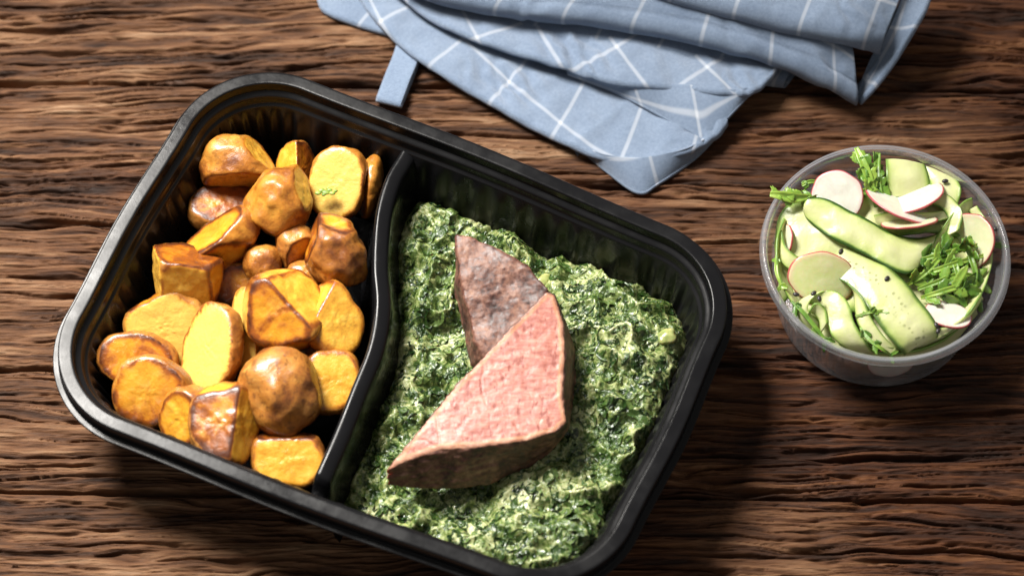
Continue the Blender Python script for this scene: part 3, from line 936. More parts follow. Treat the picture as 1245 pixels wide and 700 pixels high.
# ------------------------------------------------------------------ the salad
def mat_cucumber():
    m = NT("cucumber_ribbon")
    v = m.coord((1, 1, 1))
    uvn = m.n('ShaderNodeTexCoord'); sep = m.n('ShaderNodeSeparateXYZ')
    m.l(uvn.outputs['UV'], sep.inputs[0])
    u, w = sep.outputs[0], sep.outputs[1]
    n = m.noise(v, 130, 4, 0.6)
    f = m.noise(v, 600, 3, 0.6)
    cen = m.math('ABSOLUTE', m.math('SUBTRACT', w, 0.5))          # 0 centre .. 0.5 edges
    st = m.math('ADD', cen, m.math('MULTIPLY', m.math('SUBTRACT', n, 0.5), 0.10))
    flesh = m.ramp(st, [(0.0, (0.57, 0.59, 0.29)), (0.25, (0.50, 0.55, 0.21)), (0.40, (0.36, 0.45, 0.11)), (0.43, (0.16, 0.25, 0.04)), (0.455, (0.028, 0.075, 0.010))])
    soft = m.ramp(st, [(0.0, (0.58, 0.60, 0.30)), (0.30, (0.52, 0.57, 0.23)), (0.44, (0.38, 0.48, 0.13)), (0.475, (0.20, 0.33, 0.06))])
    flesh = m.mix(m.attr('peel'), soft, flesh)
    fleshl = m.mix(m.ramp(n, [(0.3, 0.0), (0.7, 0.5)]), flesh, (0.60, 0.61, 0.38))
    col = m.mix(m.ramp(st, [(0.36, 1.0), (0.44, 0.0)]), flesh, fleshl)
    # seed cavities in a row along the middle
    sc = m.attr("seedy")
    cmb = m.n('ShaderNodeCombineXYZ')
    m.l(m.math('MULTIPLY', u, 26.0), cmb.inputs[0]); m.l(m.math('MULTIPLY', w, 7.0), cmb.inputs[1])
    vo = m.n('ShaderNodeTexVoronoi'); vo.inputs['Scale'].default_value = 1.0
    m.l(cmb.outputs[0], vo.inputs['Vector'])
    sd = m.ramp(vo.outputs['Distance'], [(0.20, 1.0), (0.34, 0.0)])
    band = m.ramp(cen, [(0.10, 1.0), (0.2, 0.0)])
    k = m.math('MULTIPLY', m.math('MULTIPLY', sd, band), sc)
    col = m.mix(m.math('MULTIPLY', k, 0.8), col, (0.24, 0.26, 0.10))
    m.set(Base__Color=col, Roughness=0.34, Subsurface__Weight=0.35, Subsurface__Scale=0.003, Coat__Weight=0.05, Coat__Roughness=0.2)
    m.b.inputs['Subsurface Radius'].default_value = (0.8, 1.0, 0.5)
    m.bump(m.math('ADD', n, m.math('MULTIPLY', f, 0.4)), 0.0007, 0.5)
    return m.m


MAT_CUC = mat_cucumber()


def ribbon(label, A, B, thick=0.75, seedy=0.0, bulge=0.0, n=64, mv=25, wob=0.5, peel=0.25):
    """cucumber shaving between two edge curves"""
    a = catmull(A, n); b = catmull(B, n)
    t = np.linspace(0, 1, mv)
    G = a[:, None] * (1 - t)[None, :, None] + b[:, None] * t[None, :, None]
    G[..., 2] += bulge * np.sin(t * math.pi)[None]
    cu = random.Random(int(abs(A[0][0] * 3))).uniform(-1.2, 1.2)
    G[..., 2] += cu * ((t - 0.5)[None] * 2) ** 3 * np.sin(np.linspace(0, 1, n) * 5)[:, None]
    U = np.repeat(np.linspace(0, 1, n)[:, None], mv, 1); Vv = np.repeat(t[None], n, 0)
    sd = int(abs(A[0][0] * 11)) + 700
    G[..., 2] += wob * fbm(G[..., 0] / 7, G[..., 1] / 7, seed=sd, octaves=2)
    V, F, uv = slab(G, thick, np.stack([U, Vv], -1))
    me = make_mesh("cucumber_ribbon", V, F, uvs=uv, attrs={"seedy": np.full(len(V), seedy), "peel": np.full(len(V), peel)}, mats=[MAT_CUC])
    ob = link("cucumber_ribbon", me)
    tag(ob, label, "cucumber", "cucumber ribbons in the cup")
    return ob


ribbon("pale cucumber ribbon lying under the dark edged loop on the left",
       [(100.0, 1.5, 30.0), (102.0, 12.4, 35.0), (108.3, 17.0, 37.0), (118.1, 11.8, 36.0), (130.4, 4.6, 34.0)],
       [(101.1, -22.4, 27.0), (112.6, -13.3, 31.0), (120.4, -8.6, 34.0), (132.8, -8.6, 34.0), (147.9, -18.1, 32.0)], seedy=0, bulge=1.5)
ribbon("cucumber ribbon with dark green edges looping across the middle of the cup",
       [(110.7, 12.6, 39.0), (112.2, 15.7, 41.0), (119.3, 15.5, 41.5), (133.1, 8.0, 40.0), (146.9, 1.7, 38.0), (159.7, 3.2, 36.0), (168.4, 10.8, 34.0)],
       [(110.8, 12.8, 38.0), (113.0, 7.8, 38.0), (120.9, 0.0, 39.0), (132.4, -6.4, 39.0), (144.4, -14.0, 38.0), (150.9, -12.9, 36.0), (158.8, -2.3, 33.0)], bulge=1.0, peel=1.0)
ribbon("wide cucumber ribbon with a row of seeds running to the front right",
       [(126.7, -1.9, 36.0), (136.1, -7.9, 38.0), (144.8, -15.6, 39.0), (152.1, -26.5, 38.5), (157.8, -36.1, 37.0), (158.5, -39.4, 34.0)],
       [(117.2, -10.9, 33.0), (127.0, -19.5, 36.0), (132.4, -29.0, 38.0), (138.2, -38.7, 38.0), (143.3, -43.9, 36.0), (146.1, -45.2, 32.0)], seedy=1.0, bulge=1.6, peel=.7)
ribbon("curled cucumber ribbon at the front left of the cup",
       [(115.2, -31.0, 30.0), (110.6, -28.1, 35.0), (112.9, -24.4, 38.5), (119.7, -22.1, 39.5), (125.0, -26.8, 39.0), (127.7, -35.7, 37.5), (132.0, -42.1, 34.0), (135.8, -42.7, 27.0)],
       [(114.2, -34.5, 26.0), (107.9, -29.6, 30.0), (106.7, -24.2, 33.0), (113.3, -26.2, 34.0), (117.7, -33.7, 35.0), (119.2, -39.2, 35.0), (124.3, -42.5, 32.0), (128.6, -41.5, 26.0)], bulge=.6)
ribbon("pale square ended cucumber strip at the back of the cup",
       [(143.6, 36.0, 37.0), (143.2, 28.7, 37.0), (143.3, 20.9, 34.0)], [(158.5, 34.4, 36.0), (159.6, 28.1, 36.0), (160.5, 21.5, 33.0)], bulge=.8)
ribbon("whitish cucumber strip with one seed at the back right",
       [(158.6, 34.6, 35.0), (159.9, 27.8, 36.0), (160.8, 17.6, 36.0)], [(170.6, 27.1, 36.0), (171.3, 20.9, 36.5), (167.5, 11.1, 36.0)], bulge=.5)
ribbon("narrow cucumber ribbon standing on edge along the right side",
       [(175.3, 18.6, 38.0), (171.9, 16.6, 39.0), (167.8, 12.2, 39.0), (161.9, 4.0, 37.0), (155.1, -7.7, 35.0)],
       [(175.9, 17.1, 33.0), (175.2, 15.7, 33.0), (171.7, 9.7, 32.0), (164.9, 1.0, 31.0), (156.7, -11.3, 30.0)])
ribbon("thin cucumber shaving hugging the right wall of the cup",
       [(177.1, 15.5, 37.0), (180.8, 7.2, 37.0), (181.5, -5.4, 36.0), (177.3, -19.5, 36.0), (169.8, -30.9, 35.0), (161.0, -39.0, 34.0)],
       [(174.3, 15.1, 34.0), (177.8, 7.2, 34.0), (178.6, -4.5, 33.0), (174.7, -16.0, 32.0), (167.2, -26.7, 31.0), (160.0, -33.6, 31.0)])
ribbon("cucumber shaving pressed along the left wall of the cup",
       [(103.2, 9.5, 37.5), (100.3, 0.9, 37.5), (99.8, -10.2, 37.0), (102.3, -20.2, 36.0), (106.7, -27.6, 34.0)],
       [(105.3, 11.2, 32.0), (102.5, 2.4, 31.0), (102.0, -8.0, 31.0), (104.8, -16.3, 30.0), (109.6, -24.4, 28.0)])
ribbon("pale cucumber shaving under the sprig at the front of the cup",
       [(128.8, -24.9, 33.0), (137.7, -28.1, 35.0), (144.1, -33.0, 35.0), (147.7, -38.9, 33.0)], [(130.7, -39.2, 31.0), (135.8, -42.3, 33.0), (141.2, -43.7, 33.0), (145.2, -43.3, 31.0)])
ribbon("pale green cucumber shaving showing through the front of the cup",
       [(122.3, -38.9, 29.0), (137.5, -43.2, 28.0), (149.7, -42.7, 29.0), (162.3, -37.3, 30.0), (174.2, -25.3, 31.0)],
       [(124.2, -38.2, 17.0), (138.8, -42.4, 17.0), (152.0, -41.0, 17.0), (165.8, -34.0, 17.0), (177.1, -20.6, 17.0)])
ribbon("thin green edged cucumber shaving beneath the white radish slices",
       [(137.4, 11.2, 37.0), (146.1, 12.4, 38.0), (157.0, 12.1, 38.0), (167.6, 14.1, 37.0)], [(138.7, 8.0, 35.0), (146.7, 8.9, 36.0), (157.3, 8.2, 36.0), (167.0, 10.9, 35.0)])


ribbon("pale cucumber shaving deep in the middle of the salad",
       [(105.0, -12.7, 30.0), (121.2, 1.0, 31.0), (143.0, 1.0, 31.0), (164.3, -9.2, 30.0)], [(108.8, -32.8, 28.0), (126.0, -26.8, 30.0), (144.2, -29.1, 31.0), (159.5, -33.8, 30.0)], wob=1.5)
ribbon("pale cucumber shaving deep at the back under the white radish slices",
       [(118.6, 14.1, 32.0), (134.7, 21.5, 33.0), (150.8, 27.0, 33.0), (166.5, 23.9, 32.0)], [(121.2, 1.0, 31.0), (139.8, 3.4, 33.0), (155.6, 5.2, 33.0), (171.5, 4.5, 31.0)], wob=1.5)
ribbon("yellowish cucumber shaving deep under the green leaf tangle",
       [(159.1, 5.1, 30.0), (168.5, 6.3, 31.0), (179.5, 5.1, 30.0)], [(155.5, -24.0, 30.0), (164.4, -27.4, 31.0), (174.3, -22.8, 29.0)], wob=1.5)
ribbon("pale cucumber shaving tucked low beneath the curled one",
       [(103.4, -14.0, 29.0), (107.6, -27.5, 28.0), (116.4, -37.5, 27.0), (128.5, -43.9, 26.0)], [(117.3, -13.3, 31.0), (122.9, -23.9, 31.0), (128.6, -32.6, 31.0), (140.6, -39.0, 30.0)], wob=1.0)
ribbon("pale cucumber shaving low at the front right of the cup",
       [(141.8, -41.8, 32.0), (152.5, -39.5, 33.0), (165.2, -33.7, 33.0), (175.3, -23.2, 33.0)], [(143.9, -42.8, 26.0), (154.9, -40.1, 26.0), (166.0, -33.6, 27.0), (176.0, -23.0, 28.0)])
ribbon("thin cucumber curl lying over the left end of the looping ribbon",
       [(102.1, 4.7, 37.0), (103.4, -3.3, 38.5), (108.8, -7.9, 38.0), (116.9, -8.8, 37.0), (126.5, -6.1, 36.0)], [(100.2, -0.7, 34.0), (101.7, -7.7, 35.0), (107.1, -12.0, 35.0), (116.3, -13.4, 35.0), (126.5, -10.0, 34.0)], peel=.5)
ribbon("thin cucumber curl beside the white radish slices at the back",
       [(162.5, 22.1, 37.0), (167.6, 18.0, 39.0), (170.9, 11.5, 39.0), (169.4, 4.7, 37.0)], [(158.5, 16.9, 36.0), (163.8, 13.4, 37.0), (165.9, 8.3, 37.0), (164.5, 3.0, 35.0)], peel=.6)
ribbon("twisted cucumber shaving between the seeded ribbon and the curl",
       [(125.7, -18.3, 37.0), (130.1, -24.4, 38.5), (133.4, -32.5, 38.0), (138.1, -39.7, 36.0), (143.1, -43.7, 33.0)], [(129.1, -18.5, 34.0), (128.3, -28.6, 36.0), (129.7, -36.3, 36.0), (135.0, -42.8, 34.0), (140.7, -46.1, 31.0)], peel=.5)
ribbon("narrow cucumber strip across the front right by the red edged radish",
       [(157.1, -37.2, 36.5), (162.8, -36.6, 38.0), (169.6, -31.8, 38.0), (175.3, -23.6, 37.0)], [(158.5, -40.1, 34.0), (163.4, -37.8, 35.0), (170.3, -31.6, 35.0), (176.7, -22.7, 34.0)], peel=.4)
ribbon("small rolled cucumber end inside the curled ribbon",
       [(111.1, -29.3, 36.0), (113.5, -26.9, 38.0), (116.7, -29.0, 38.0), (117.6, -34.2, 36.0)], [(109.0, -30.2, 31.0), (112.0, -28.4, 33.0), (114.9, -31.2, 33.0), (115.5, -35.7, 31.0)])


def mat_radish():
    m = NT("radish_slice")
    v = m.coord((1, 1, 1))
    n = m.noise(v, 160, 4, 0.6)
    e = m.attr("rimness")
    k = m.math('ADD', e, m.math('MULTIPLY', m.math('SUBTRACT', n, 0.5), 0.03))
    tint = m.attr("tint")
    inner = m.mix(tint, m.ramp(n, [(0.3, (0.60, 0.56, 0.52)), (0.7, (0.74, 0.71, 0.66))]), m.ramp(n, [(0.3, (0.58, 0.64, 0.24)), (0.7, (0.74, 0.72, 0.42))]))
    col = m.mix(m.ramp(k, [(0.80, 0.0), (0.95, 0.35)]), inner, (0.70, 0.32, 0.32))
    col = m.mix(m.ramp(k, [(0.955, 0.0), (0.975, 0.9)]), col, m.ramp(n, [(0.3, (0.25, 0.014, 0.026)), (0.7, (0.46, 0.05, 0.07))]))
    m.set(Base__Color=col, Roughness=0.28, Subsurface__Weight=0.3, Subsurface__Scale=0.003)
    m.bump(n, 0.0005, 0.5)
    return m.m


MAT_RAD = mat_radish()


def radish(label, cen, r, normal, tint=0.0, squash=1.0, spin=0.0, thick=0.8, bend=0.0):
    nr_, nt = 14, 72
    rr = np.linspace(0.0, 1, nr_)[1:]; th = np.linspace(0, 2 * math.pi, nt, endpoint=False)
    sd = int(abs(cen[0] * 5 + cen[1])) + 900
    wob = 1 + 0.05 * fbm(np.cos(th) * 1.2, np.sin(th) * 1.2, seed=sd, octaves=2)
    x = np.r_[0, (rr[:, None] * np.cos(th) * wob).ravel()] * r; y = np.r_[0, (rr[:, None] * np.sin(th) * wob).ravel()] * r * squash
    rim = np.r_[0, np.repeat(rr, nt)]
    z = bend * (x / r) ** 2
    N = len(x)
    top = np.stack([x, y, z + thick / 2 * np.where(rim > .99, 0.55, 1)], 1); bot = np.stack([x, y, z - thick / 2], 1)
    F = []
    for k in range(nt):
        k2 = (k + 1) % nt
        F.append((0, 1 + k, 1 + k2)); F.append((N, N + 1 + k2, N + 1 + k))
        for i in range(len(rr) - 1):
            a, b, c, d = 1 + i * nt + k, 1 + (i + 1) * nt + k, 1 + (i + 1) * nt + k2, 1 + i * nt + k2
            F.append((a, b, c, d)); F.append((N + d, N + c, N + b, N + a))
        a, b = 1 + (len(rr) - 1) * nt + k, 1 + (len(rr) - 1) * nt + k2
        F.append((a, N + a, N + b, b))
    n = np.array(normal, float) @ AX; n /= np.linalg.norm(n)
    R = Vector(n).to_track_quat('Z', 'Y').to_matrix() @ Matrix.Rotation(math.radians(spin), 3, 'Z')
    P = np.vstack([top, bot]) @ np.array(R).T
    me = make_mesh("radish_slice", P, F, attrs={"rimness": np.r_[rim, rim], "tint": np.full(2 * N, tint)}, mats=[MAT_RAD])
    ob = link("radish_slice", me)
    ob.location = Vector(cen) * MM
    tag(ob, label, "radish", "radish slices in the cup")
    return ob


radish("round pinkish white radish slice at the back left of the cup", (123.8, 19.9, 37.0), 10.4, (-.2, -.02, 1), 0.1, 0.95)
radish("pale green tinted radish slice with a red outline at the left", (116.6, -15.7, 36.6), 13.0, (.1, -.2, 1), 1.0, .80, -20, bend=-1.2)
radish("white radish slice with a red rim leaning near the back right", (147.6, 15.3, 37.5), 14.5, (.35, .86, .42), 0.15, .8)
radish("second white radish slice tucked behind the leaning one", (153.5, 19.2, 37.0), 12.5, (-.30, .84, .45), 0.2, .8)
radish("thin pink edged radish slice above the looping cucumber", (150.8, 7.8, 38.0), 11.0, (-.1, .95, .25), 0.6, .8)
radish("yellowish radish slice with brown red rim at the right wall", (174.9, 1.3, 35.5), 10.5, (-.75, -.1, .65), 0.7, 1.0, 0, bend=1.5)
radish("half hidden white radish slice with a bright red back edge at the right", (163.0, -30.5, 35.5), 9.2, (.1, .74, .65), 0.15, .8)
radish("red radish slice showing through the front wall of the cup", (143.5, -38.3, 11.0), 9.0, (0, -.74, .68), 0.0, .85)
radish("red rimmed radish slice sliver at the left wall of the cup", (104.1, 2.1, 34.0), 6.0, (-.95, .1, .3), 0.4, .9)


def mat_leaf():
    m = NT("salad_leaf")
    v = m.coord((1, 1, 1))
    n = m.noise(v, 240, 4, 0.6)
    c = m.attr("tone")
    k = m.math('ADD', m.math('MULTIPLY', n, 0.5), m.math('MULTIPLY', c, 0.5))
    m.set(Base__Color=m.ramp(k, [(0.25, (0.030, 0.085, 0.012)), (0.5, (0.105, 0.225, 0.025)), (0.75, (0.27, 0.42, 0.06)), (0.9, (0.42, 0.52, 0.16))]), Roughness=0.35, Subsurface__Weight=0.15, Subsurface__Scale=0.002)
    m.bump(n, 0.0005, 0.5)
    return m.m


MAT_LEAF = mat_leaf()


def sprig(label, pts, w=1.2, lobes=0, lobe_len=4.0, tone=0.5, seed=0, flat=0.35):
    """one rocket leaf: a thin stem along pts carrying flat ragged lobes"""
    r = random.Random(seed + 5)
    c = catmull(pts, 40)
    Vs, Fs, Ts = [], [], []
    off = 0
    def blade(path, width, tn, cup_, up):
        nonlocal off
        d = np.gradient(path, axis=0); d /= np.linalg.norm(d, axis=1, keepdims=True) + 1e-9
        side = np.cross(d, up); side /= np.linalg.norm(side, axis=1, keepdims=True) + 1e-9
        nrm = np.cross(side, d)
        t = np.linspace(-1, 1, 5)
        G = path[:, None] + side[:, None] * (t[None, :] * width[:, None])[..., None] + nrm[:, None] * (np.abs(t)[None, :] * width[:, None] * cup_)[..., None]
        V, F, _ = slab(G, 0.28)
        Vs.append(V); Fs.append(F + off); Ts.append(np.full(len(V), tn)); off += len(V)
    up0 = np.array([0, -0.47, 0.88])
    t = np.linspace(0, 1, 40)
    rag = np.array([r.uniform(.75, 1.25) for _ in range(40)])
    blade(c, 0.45 * w * (0.5 + 0.5 * np.sin(t * math.pi)) + 0.1, min(1, tone + .22), 0.5, up0)
    for k in range(lobes):
        i = min(int(5 + 33 * k / max(1, lobes - 1)), 38)
        d = c[min(i + 1, 39)] - c[i - 1]; d /= np.linalg.norm(d)
        for sgn in (-1, 1):
            if r.random() < .15: continue
            up = up0 + np.array([r.uniform(-.7, .7), r.uniform(-.7, .7), r.uniform(-.2, .2)])
            side = np.cross(d, up); side = side / np.linalg.norm(side) * sgn
            L = lobe_len * r.uniform(.55, 1.4)
            u = np.linspace(0, 1, 12)[:, None]
            p = c[i] + side * L * u * 0.75 + d * L * 0.75 * u ** 1.3 + np.array([0, 0, r.uniform(-.6, .6)]) * u ** 2 * L * .4
            wd = w * r.uniform(.5, 1.0) * np.sin(np.linspace(0.12, 0.97, 12) * math.pi) ** 0.7 * np.array([r.uniform(.7, 1.3) for _ in range(12)])
            blade(p, wd, float(np.clip(tone + r.uniform(-.3, .2), 0, 1)), r.uniform(-.5, .6), up)
    me = make_mesh("rocket_leaf", np.vstack(Vs), np.vstack(Fs), attrs={"tone": np.concatenate(Ts)}, mats=[MAT_LEAF])
    ob = link("rocket_leaf", me)
    tag(ob, label, "salad leaf", "green leaves in the salad cup")
    return ob


sprig("bright green leaf tip sticking out over the left rim of the cup", [(97.7, 16.5, 44.0), (102.0, 16.1, 43.5), (106.8, 15.9, 42.0), (112.4, 17.4, 40.0)], 4.0, 4, 3.0, .72, 1, .5)
sprig("small green leaf bit beside the round radish slice", [(110.8, 24.3, 37.0), (113.9, 25.5, 38.0), (118.1, 25.7, 37.0)], 1.5, 2, 2.0, .55, 2, .5)
sprig("upright bright green leaf against the back rim of the cup", [(131.8, 38.1, 42.0), (133.7, 32.3, 42.0), (136.1, 26.1, 40.0), (137.9, 20.6, 37.0)], 3.4, 6, 4.2, .70, 3)
sprig("darker green leaf right of the upright one at the back", [(140.8, 38.3, 38.0), (139.7, 31.0, 38.0), (140.0, 24.3, 37.0), (141.1, 19.8, 36.0)], 2.8, 6, 3.8, .46, 4)
tangle = [
    ([(151.3, -7.7, 35.0), (158.8, -7.2, 38.0), (168.3, -4.4, 38.0), (178.7, 0.1, 35.0)], .45, "upper dark green rocket leaf in the tangle at the right"),
    ([(151.7, -13.5, 34.0), (159.9, -12.9, 38.0), (169.3, -9.9, 39.0), (178.7, -5.4, 36.0)], .62, "light green stem across the middle of the rocket tangle"),
    ([(152.7, -18.6, 33.0), (160.3, -17.3, 37.0), (167.8, -15.0, 38.0), (175.5, -14.6, 36.0)], .55, "rocket leaf just above the red edged radish slice"),
    ([(164.3, 0.1, 35.0), (166.2, -9.6, 38.5), (167.6, -17.1, 38.0), (167.0, -23.2, 35.0)], .40, "rocket stem dropping down through the tangle"),
    ([(171.8, 1.7, 36.0), (172.5, -7.8, 39.0), (173.9, -15.0, 38.0), (172.0, -21.1, 35.0)], .36, "dark rocket leaf close to the right cup wall"),
    ([(149.1, -16.5, 33.0), (154.4, -14.5, 37.0), (159.5, -9.4, 38.0), (164.0, -3.3, 36.0)], .68, "slanting pale stem at the left of the rocket tangle"),
    ([(153.7, -22.1, 33.0), (159.4, -22.2, 37.0), (165.5, -20.6, 38.0), (171.3, -18.7, 37.0)], .74, "thin pale rocket stem lowest in the tangle"),
    ([(157.4, -1.3, 35.0), (160.4, -9.7, 36.0), (163.5, -17.4, 36.0), (164.7, -22.0, 34.0)], .25, "darkest rocket leaf deep inside the tangle")]
for k, (p, tn, lab) in enumerate(tangle):
    sprig(lab, p, 2.2, 4, 7.0, tn, 20 + k)
sprig("frilly little green sprig at the front centre of the cup", [(128.0, -32.0, 37.0), (132.7, -31.6, 39.0), (137.0, -31.2, 39.5), (141.4, -30.0, 38.5)], .9, 9, 1.9, .6, 41)
sprig("green leaf strip in front of the frilly sprig", [(129.7, -36.3, 36.0), (132.3, -41.6, 37.0), (137.0, -45.7, 37.0), (140.9, -46.9, 34.0)], 1.3, 3, 3, .45, 42)
sprig("dark green leaf under the curled ribbon at the left front", [(104.7, -24.1, 34.0), (108.5, -28.3, 34.0), (112.9, -34.0, 33.0), (117.2, -39.2, 31.0)], 1.6, 4, 3.4, .3, 43)
sprig("yellow green leaf sliver at the left wall of the cup", [(99.7, -6.0, 37.0), (99.4, -13.1, 37.0), (101.1, -18.8, 36.0)], 1.3, 2, 2, .75, 44)
sprig("dark green leaf seen through the front wall of the cup", [(128.8, -41.8, 24.0), (135.8, -42.2, 22.0), (143.2, -41.9, 20.0)], 1.8, 4, 3, .3, 45)
sprig("green leaf bundled low in the middle of the cup", [(136.6, -8.1, 28.0), (148.6, -15.2, 28.0), (161.0, -15.2, 28.0)], 3, 6, 8, .3, 46)
sprig("green leaf buried at the back of the salad", [(119.1, 16.4, 28.0), (138.7, 27.4, 28.0), (166.8, 20.8, 28.0)], 3, 6, 8, .35, 47)


def mat_seed():
    m = NT("black_seed")
    n = m.noise(m.coord((1, 1, 1)), 900, 2)
    m.set(Base__Color=m.ramp(n, [(0.3, (0.012, 0.010, 0.010)), (0.7, (0.04, 0.032, 0.028))]), Roughness=0.4)
    return m.m


MAT_SEED = mat_seed()
d, f = ico(2)
seed_me = make_mesh("black_seed", d * np.array([1.35, 0.85, 0.6]) * (1 - 0.25 * d[:, :1]), f, mats=[MAT_SEED])
for (p, rot, lab) in (((165.8, 25.7, 38.2), 10, "black seed on the whitish strip at the back right"), ((124.3, -4.2, 37.0), 60, "black seed above the red outlined radish slice"),
                      ((121.8, -9.7, 38.0), 0, "black seed on the red outlined radish slice"), ((140.5, -17.7, 40.4), 50, "black seed at the top of the seeded ribbon"),
                      ((183.6, 4.9, 38.0), 20, "black seed near the right rim of the cup"), ((112.8, -23.9, 40.2), 40, "upper black seed on the curled ribbon"),
                      ((106.7, -22.6, 36.5), -10, "leftmost black seed by the curled ribbon"), ((157.5, -36.5, 39.0), 110, "upper black seed at the end of the seeded ribbon"),
                      ((158.3, -38.6, 38.4), 70, "lower black seed at the end of the seeded ribbon"), ((114.5, -26.1, 40.4), 100, "lower black seed on the curled ribbon")):
    ob = link("black_seed", seed_me)
    ob.location = Vector(p) * MM
    ob.rotation_euler = (0.2, 0, math.radians(rot))
    tag(ob, lab, "seed", "black seeds on the salad")


# ------------------------------------------------------------------ checked kitchen towel
def mat_cloth():
    m = NT("checked_cotton")
    uvn = m.n('ShaderNodeTexCoord'); sep = m.n('ShaderNodeSeparateXYZ')
    wn = m.n('ShaderNodeTexNoise'); wn.inputs['Scale'].default_value = 0.06; m.l(uvn.outputs['UV'], wn.inputs['Vector'])
    m.l(uvn.outputs['UV'], sep.inputs[0])
    v = m.coord((1, 1, 1))
    n = m.noise(v, 900, 3, 0.7)
    big = m.noise(v, 60, 3, 0.5)
    def lines(s):
        x = m.math('FRACT', m.math('DIVIDE', s, 26.0))
        x = m.math('ABSOLUTE', m.math('SUBTRACT', x, 0.5))
        x = m.math('ADD', x, m.math('MULTIPLY', m.math('SUBTRACT', n, 0.5), 0.02))
        return m.ramp(x, [(0.014, 1.0), (0.040, 0.0)])
    la, lb = lines(sep.outputs[0]), lines(sep.outputs[1])
    k = m.math('MINIMUM', m.math('ADD', m.math('MULTIPLY', la, 0.42), m.math('MULTIPLY', lb, 0.42)), 1.0)
    blue = m.ramp(m.math('ADD', m.math('MULTIPLY', n, 0.6), m.math('MULTIPLY', big, 0.4)), [(0.3, (0.14, 0.195, 0.29)), (0.7, (0.245, 0.315, 0.43))])
    col = m.mix(k, blue, (0.62, 0.65, 0.70))
    # weave: fine crossed threads
    def thread(s, f):
        return m.math('SINE', m.math('MULTIPLY', s, f))
    wv = m.math('MULTIPLY', thread(sep.outputs[0], 9.0), thread(sep.outputs[1], 9.0))
    m.set(Base__Color=col, Roughness=0.85, Specular__IOR__Level=0.2, Sheen__Weight=0.25, Sheen__Roughness=0.5)
    m.bump(m.math('ADD', m.math('MULTIPLY', wv, 0.5), n), 0.0006, 0.7)
    return m.m


MAT_CLOTH = mat_cloth()
towel = empty("kitchen_towel", (46.2, 110.8, -0.0))
tag(towel, "folded blue cotton kitchen towel with a white check", "towel")


def fold(front, back, roll=3.0, tuck=14.0, uv_rot=0.0, uv_off=(0, 0), bulge=2.0, wrinkle=0.7, n=150, mv=46, crumple=(), seed=0, thick=0.9):
    """one layer of the towel: runs from the back curve to the front curve, then rolls under the front edge"""
    f = catmull(front, n); b = catmull(back, n)
    t = np.linspace(0, 1, mv)
    top = b[:, None] * (1 - t)[None, :, None] + f[:, None] * t[None, :, None]
    top[..., 2] += bulge * np.sin(t * math.pi)[None] ** 0.8
    d = f - b; d[:, 2] = 0
    d /= np.linalg.norm(d, axis=1, keepdims=True)
    ext = []
    for a in np.linspace(0.25, math.pi, 9):
        r = np.minimum(roll, np.maximum(f[:, 2] * 0.48, 0.4))
        ext.append(f + d * (np.sin(a) * r)[:, None] + np.array([0, 0, 1]) * ((np.cos(a) - 1) * r)[:, None])
    last = ext[-1]
    for k in range(1, 7):
        ext.append(last - d * (tuck * k / 6))
    G = np.concatenate([top, np.stack(ext, 1)], 1)
    du = np.linalg.norm(np.diff(G, axis=0), axis=2).mean(1); dv = np.linalg.norm(np.diff(G, axis=1), axis=2).mean(0)
    U = np.r_[0, np.cumsum(du)]; Vv = np.r_[0, np.cumsum(dv)]
    UV = np.stack(np.meshgrid(U, Vv, indexing='ij'), -1)
    c, s = math.cos(uv_rot), math.sin(uv_rot)
    UV = np.stack([UV[..., 0] * c - UV[..., 1] * s + uv_off[0], UV[..., 0] * s + UV[..., 1] * c + uv_off[1]], -1)
    fade = np.ones(G.shape[1]); fade[-8:] = np.linspace(1, 0, 8)
    # creases running across the layer and gentle buckles along it
    w = wrinkle * (0.9 * fbm(UV[..., 0] / 22, UV[..., 1] / 40, seed=seed + 1, octaves=3) + 0.55 * (0.5 - np.abs(fbm(UV[..., 0] / 14 + UV[..., 1] / 30, UV[..., 1] / 60, seed=seed + 2, octaves=2))))
    w = w + wrinkle * 0.16 * fbm(UV[..., 0] / 5, UV[..., 1] / 5, seed=seed + 3, octaves=2)
    G[..., 2] += w * fade[None] * np.clip(G[..., 2] / 3, 0, 1)
    for (cx, cy, _), rad, amp, ang, wl in crumple:      # bunched little creases
        e = np.exp(-((G[..., 0] - cx) ** 2 + (G[..., 1] - cy) ** 2) / rad ** 2)
        ph = ((G[..., 0] - cx) * math.cos(ang) + (G[..., 1] - cy) * math.sin(ang)) / wl * 2 * math.pi
        ph = ph + 2.0 * fbm(G[..., 0] / 9, G[..., 1] / 9, seed=seed + 7, octaves=2)
        G[..., 2] += amp * np.sin(ph) * e * fade[None]
    V, F, uv = slab(G, thick, UV)
    return link("fold", make_mesh("fold", V, F, uvs=uv, mats=[MAT_CLOTH]), towel)


# hanging front corner of the lower layer
fold([(25.5, 64.5, 1.2), (37.8, 52.6, 1.2), (50.0, 42.8, 1.2), (58.0, 46.9, 1.2), (73.3, 58.8, 1.8), (83.5, 69.6, 3.0)],
     [(25.4, 63.1, 6.0), (35.1, 57.4, 6.5), (48.1, 54.8, 7.0), (57.9, 55.7, 7.5), (69.4, 58.8, 8.0), (80.4, 65.7, 8.0)], roll=.5, tuck=3, uv_rot=.15, uv_off=(3, 9), bulge=.6, wrinkle=.4, seed=10)
# flap at the far left
fold([(-80.1, 138.7, 3.0), (-77.8, 130.5, 3.0), (-73.3, 126.5, 3.0), (-61.4, 121.4, 2.8), (-47.2, 116.8, 2.4)], [(-69.2, 158.4, 2.0), (-62.3, 154.2, 2.0), (-55.4, 152.4, 1.6), (-45.1, 146.5, 1.2), (-31.4, 136.4, 1.0)], roll=1.2, tuck=4, uv_off=(12, 4), bulge=.5, wrinkle=.5, seed=20)
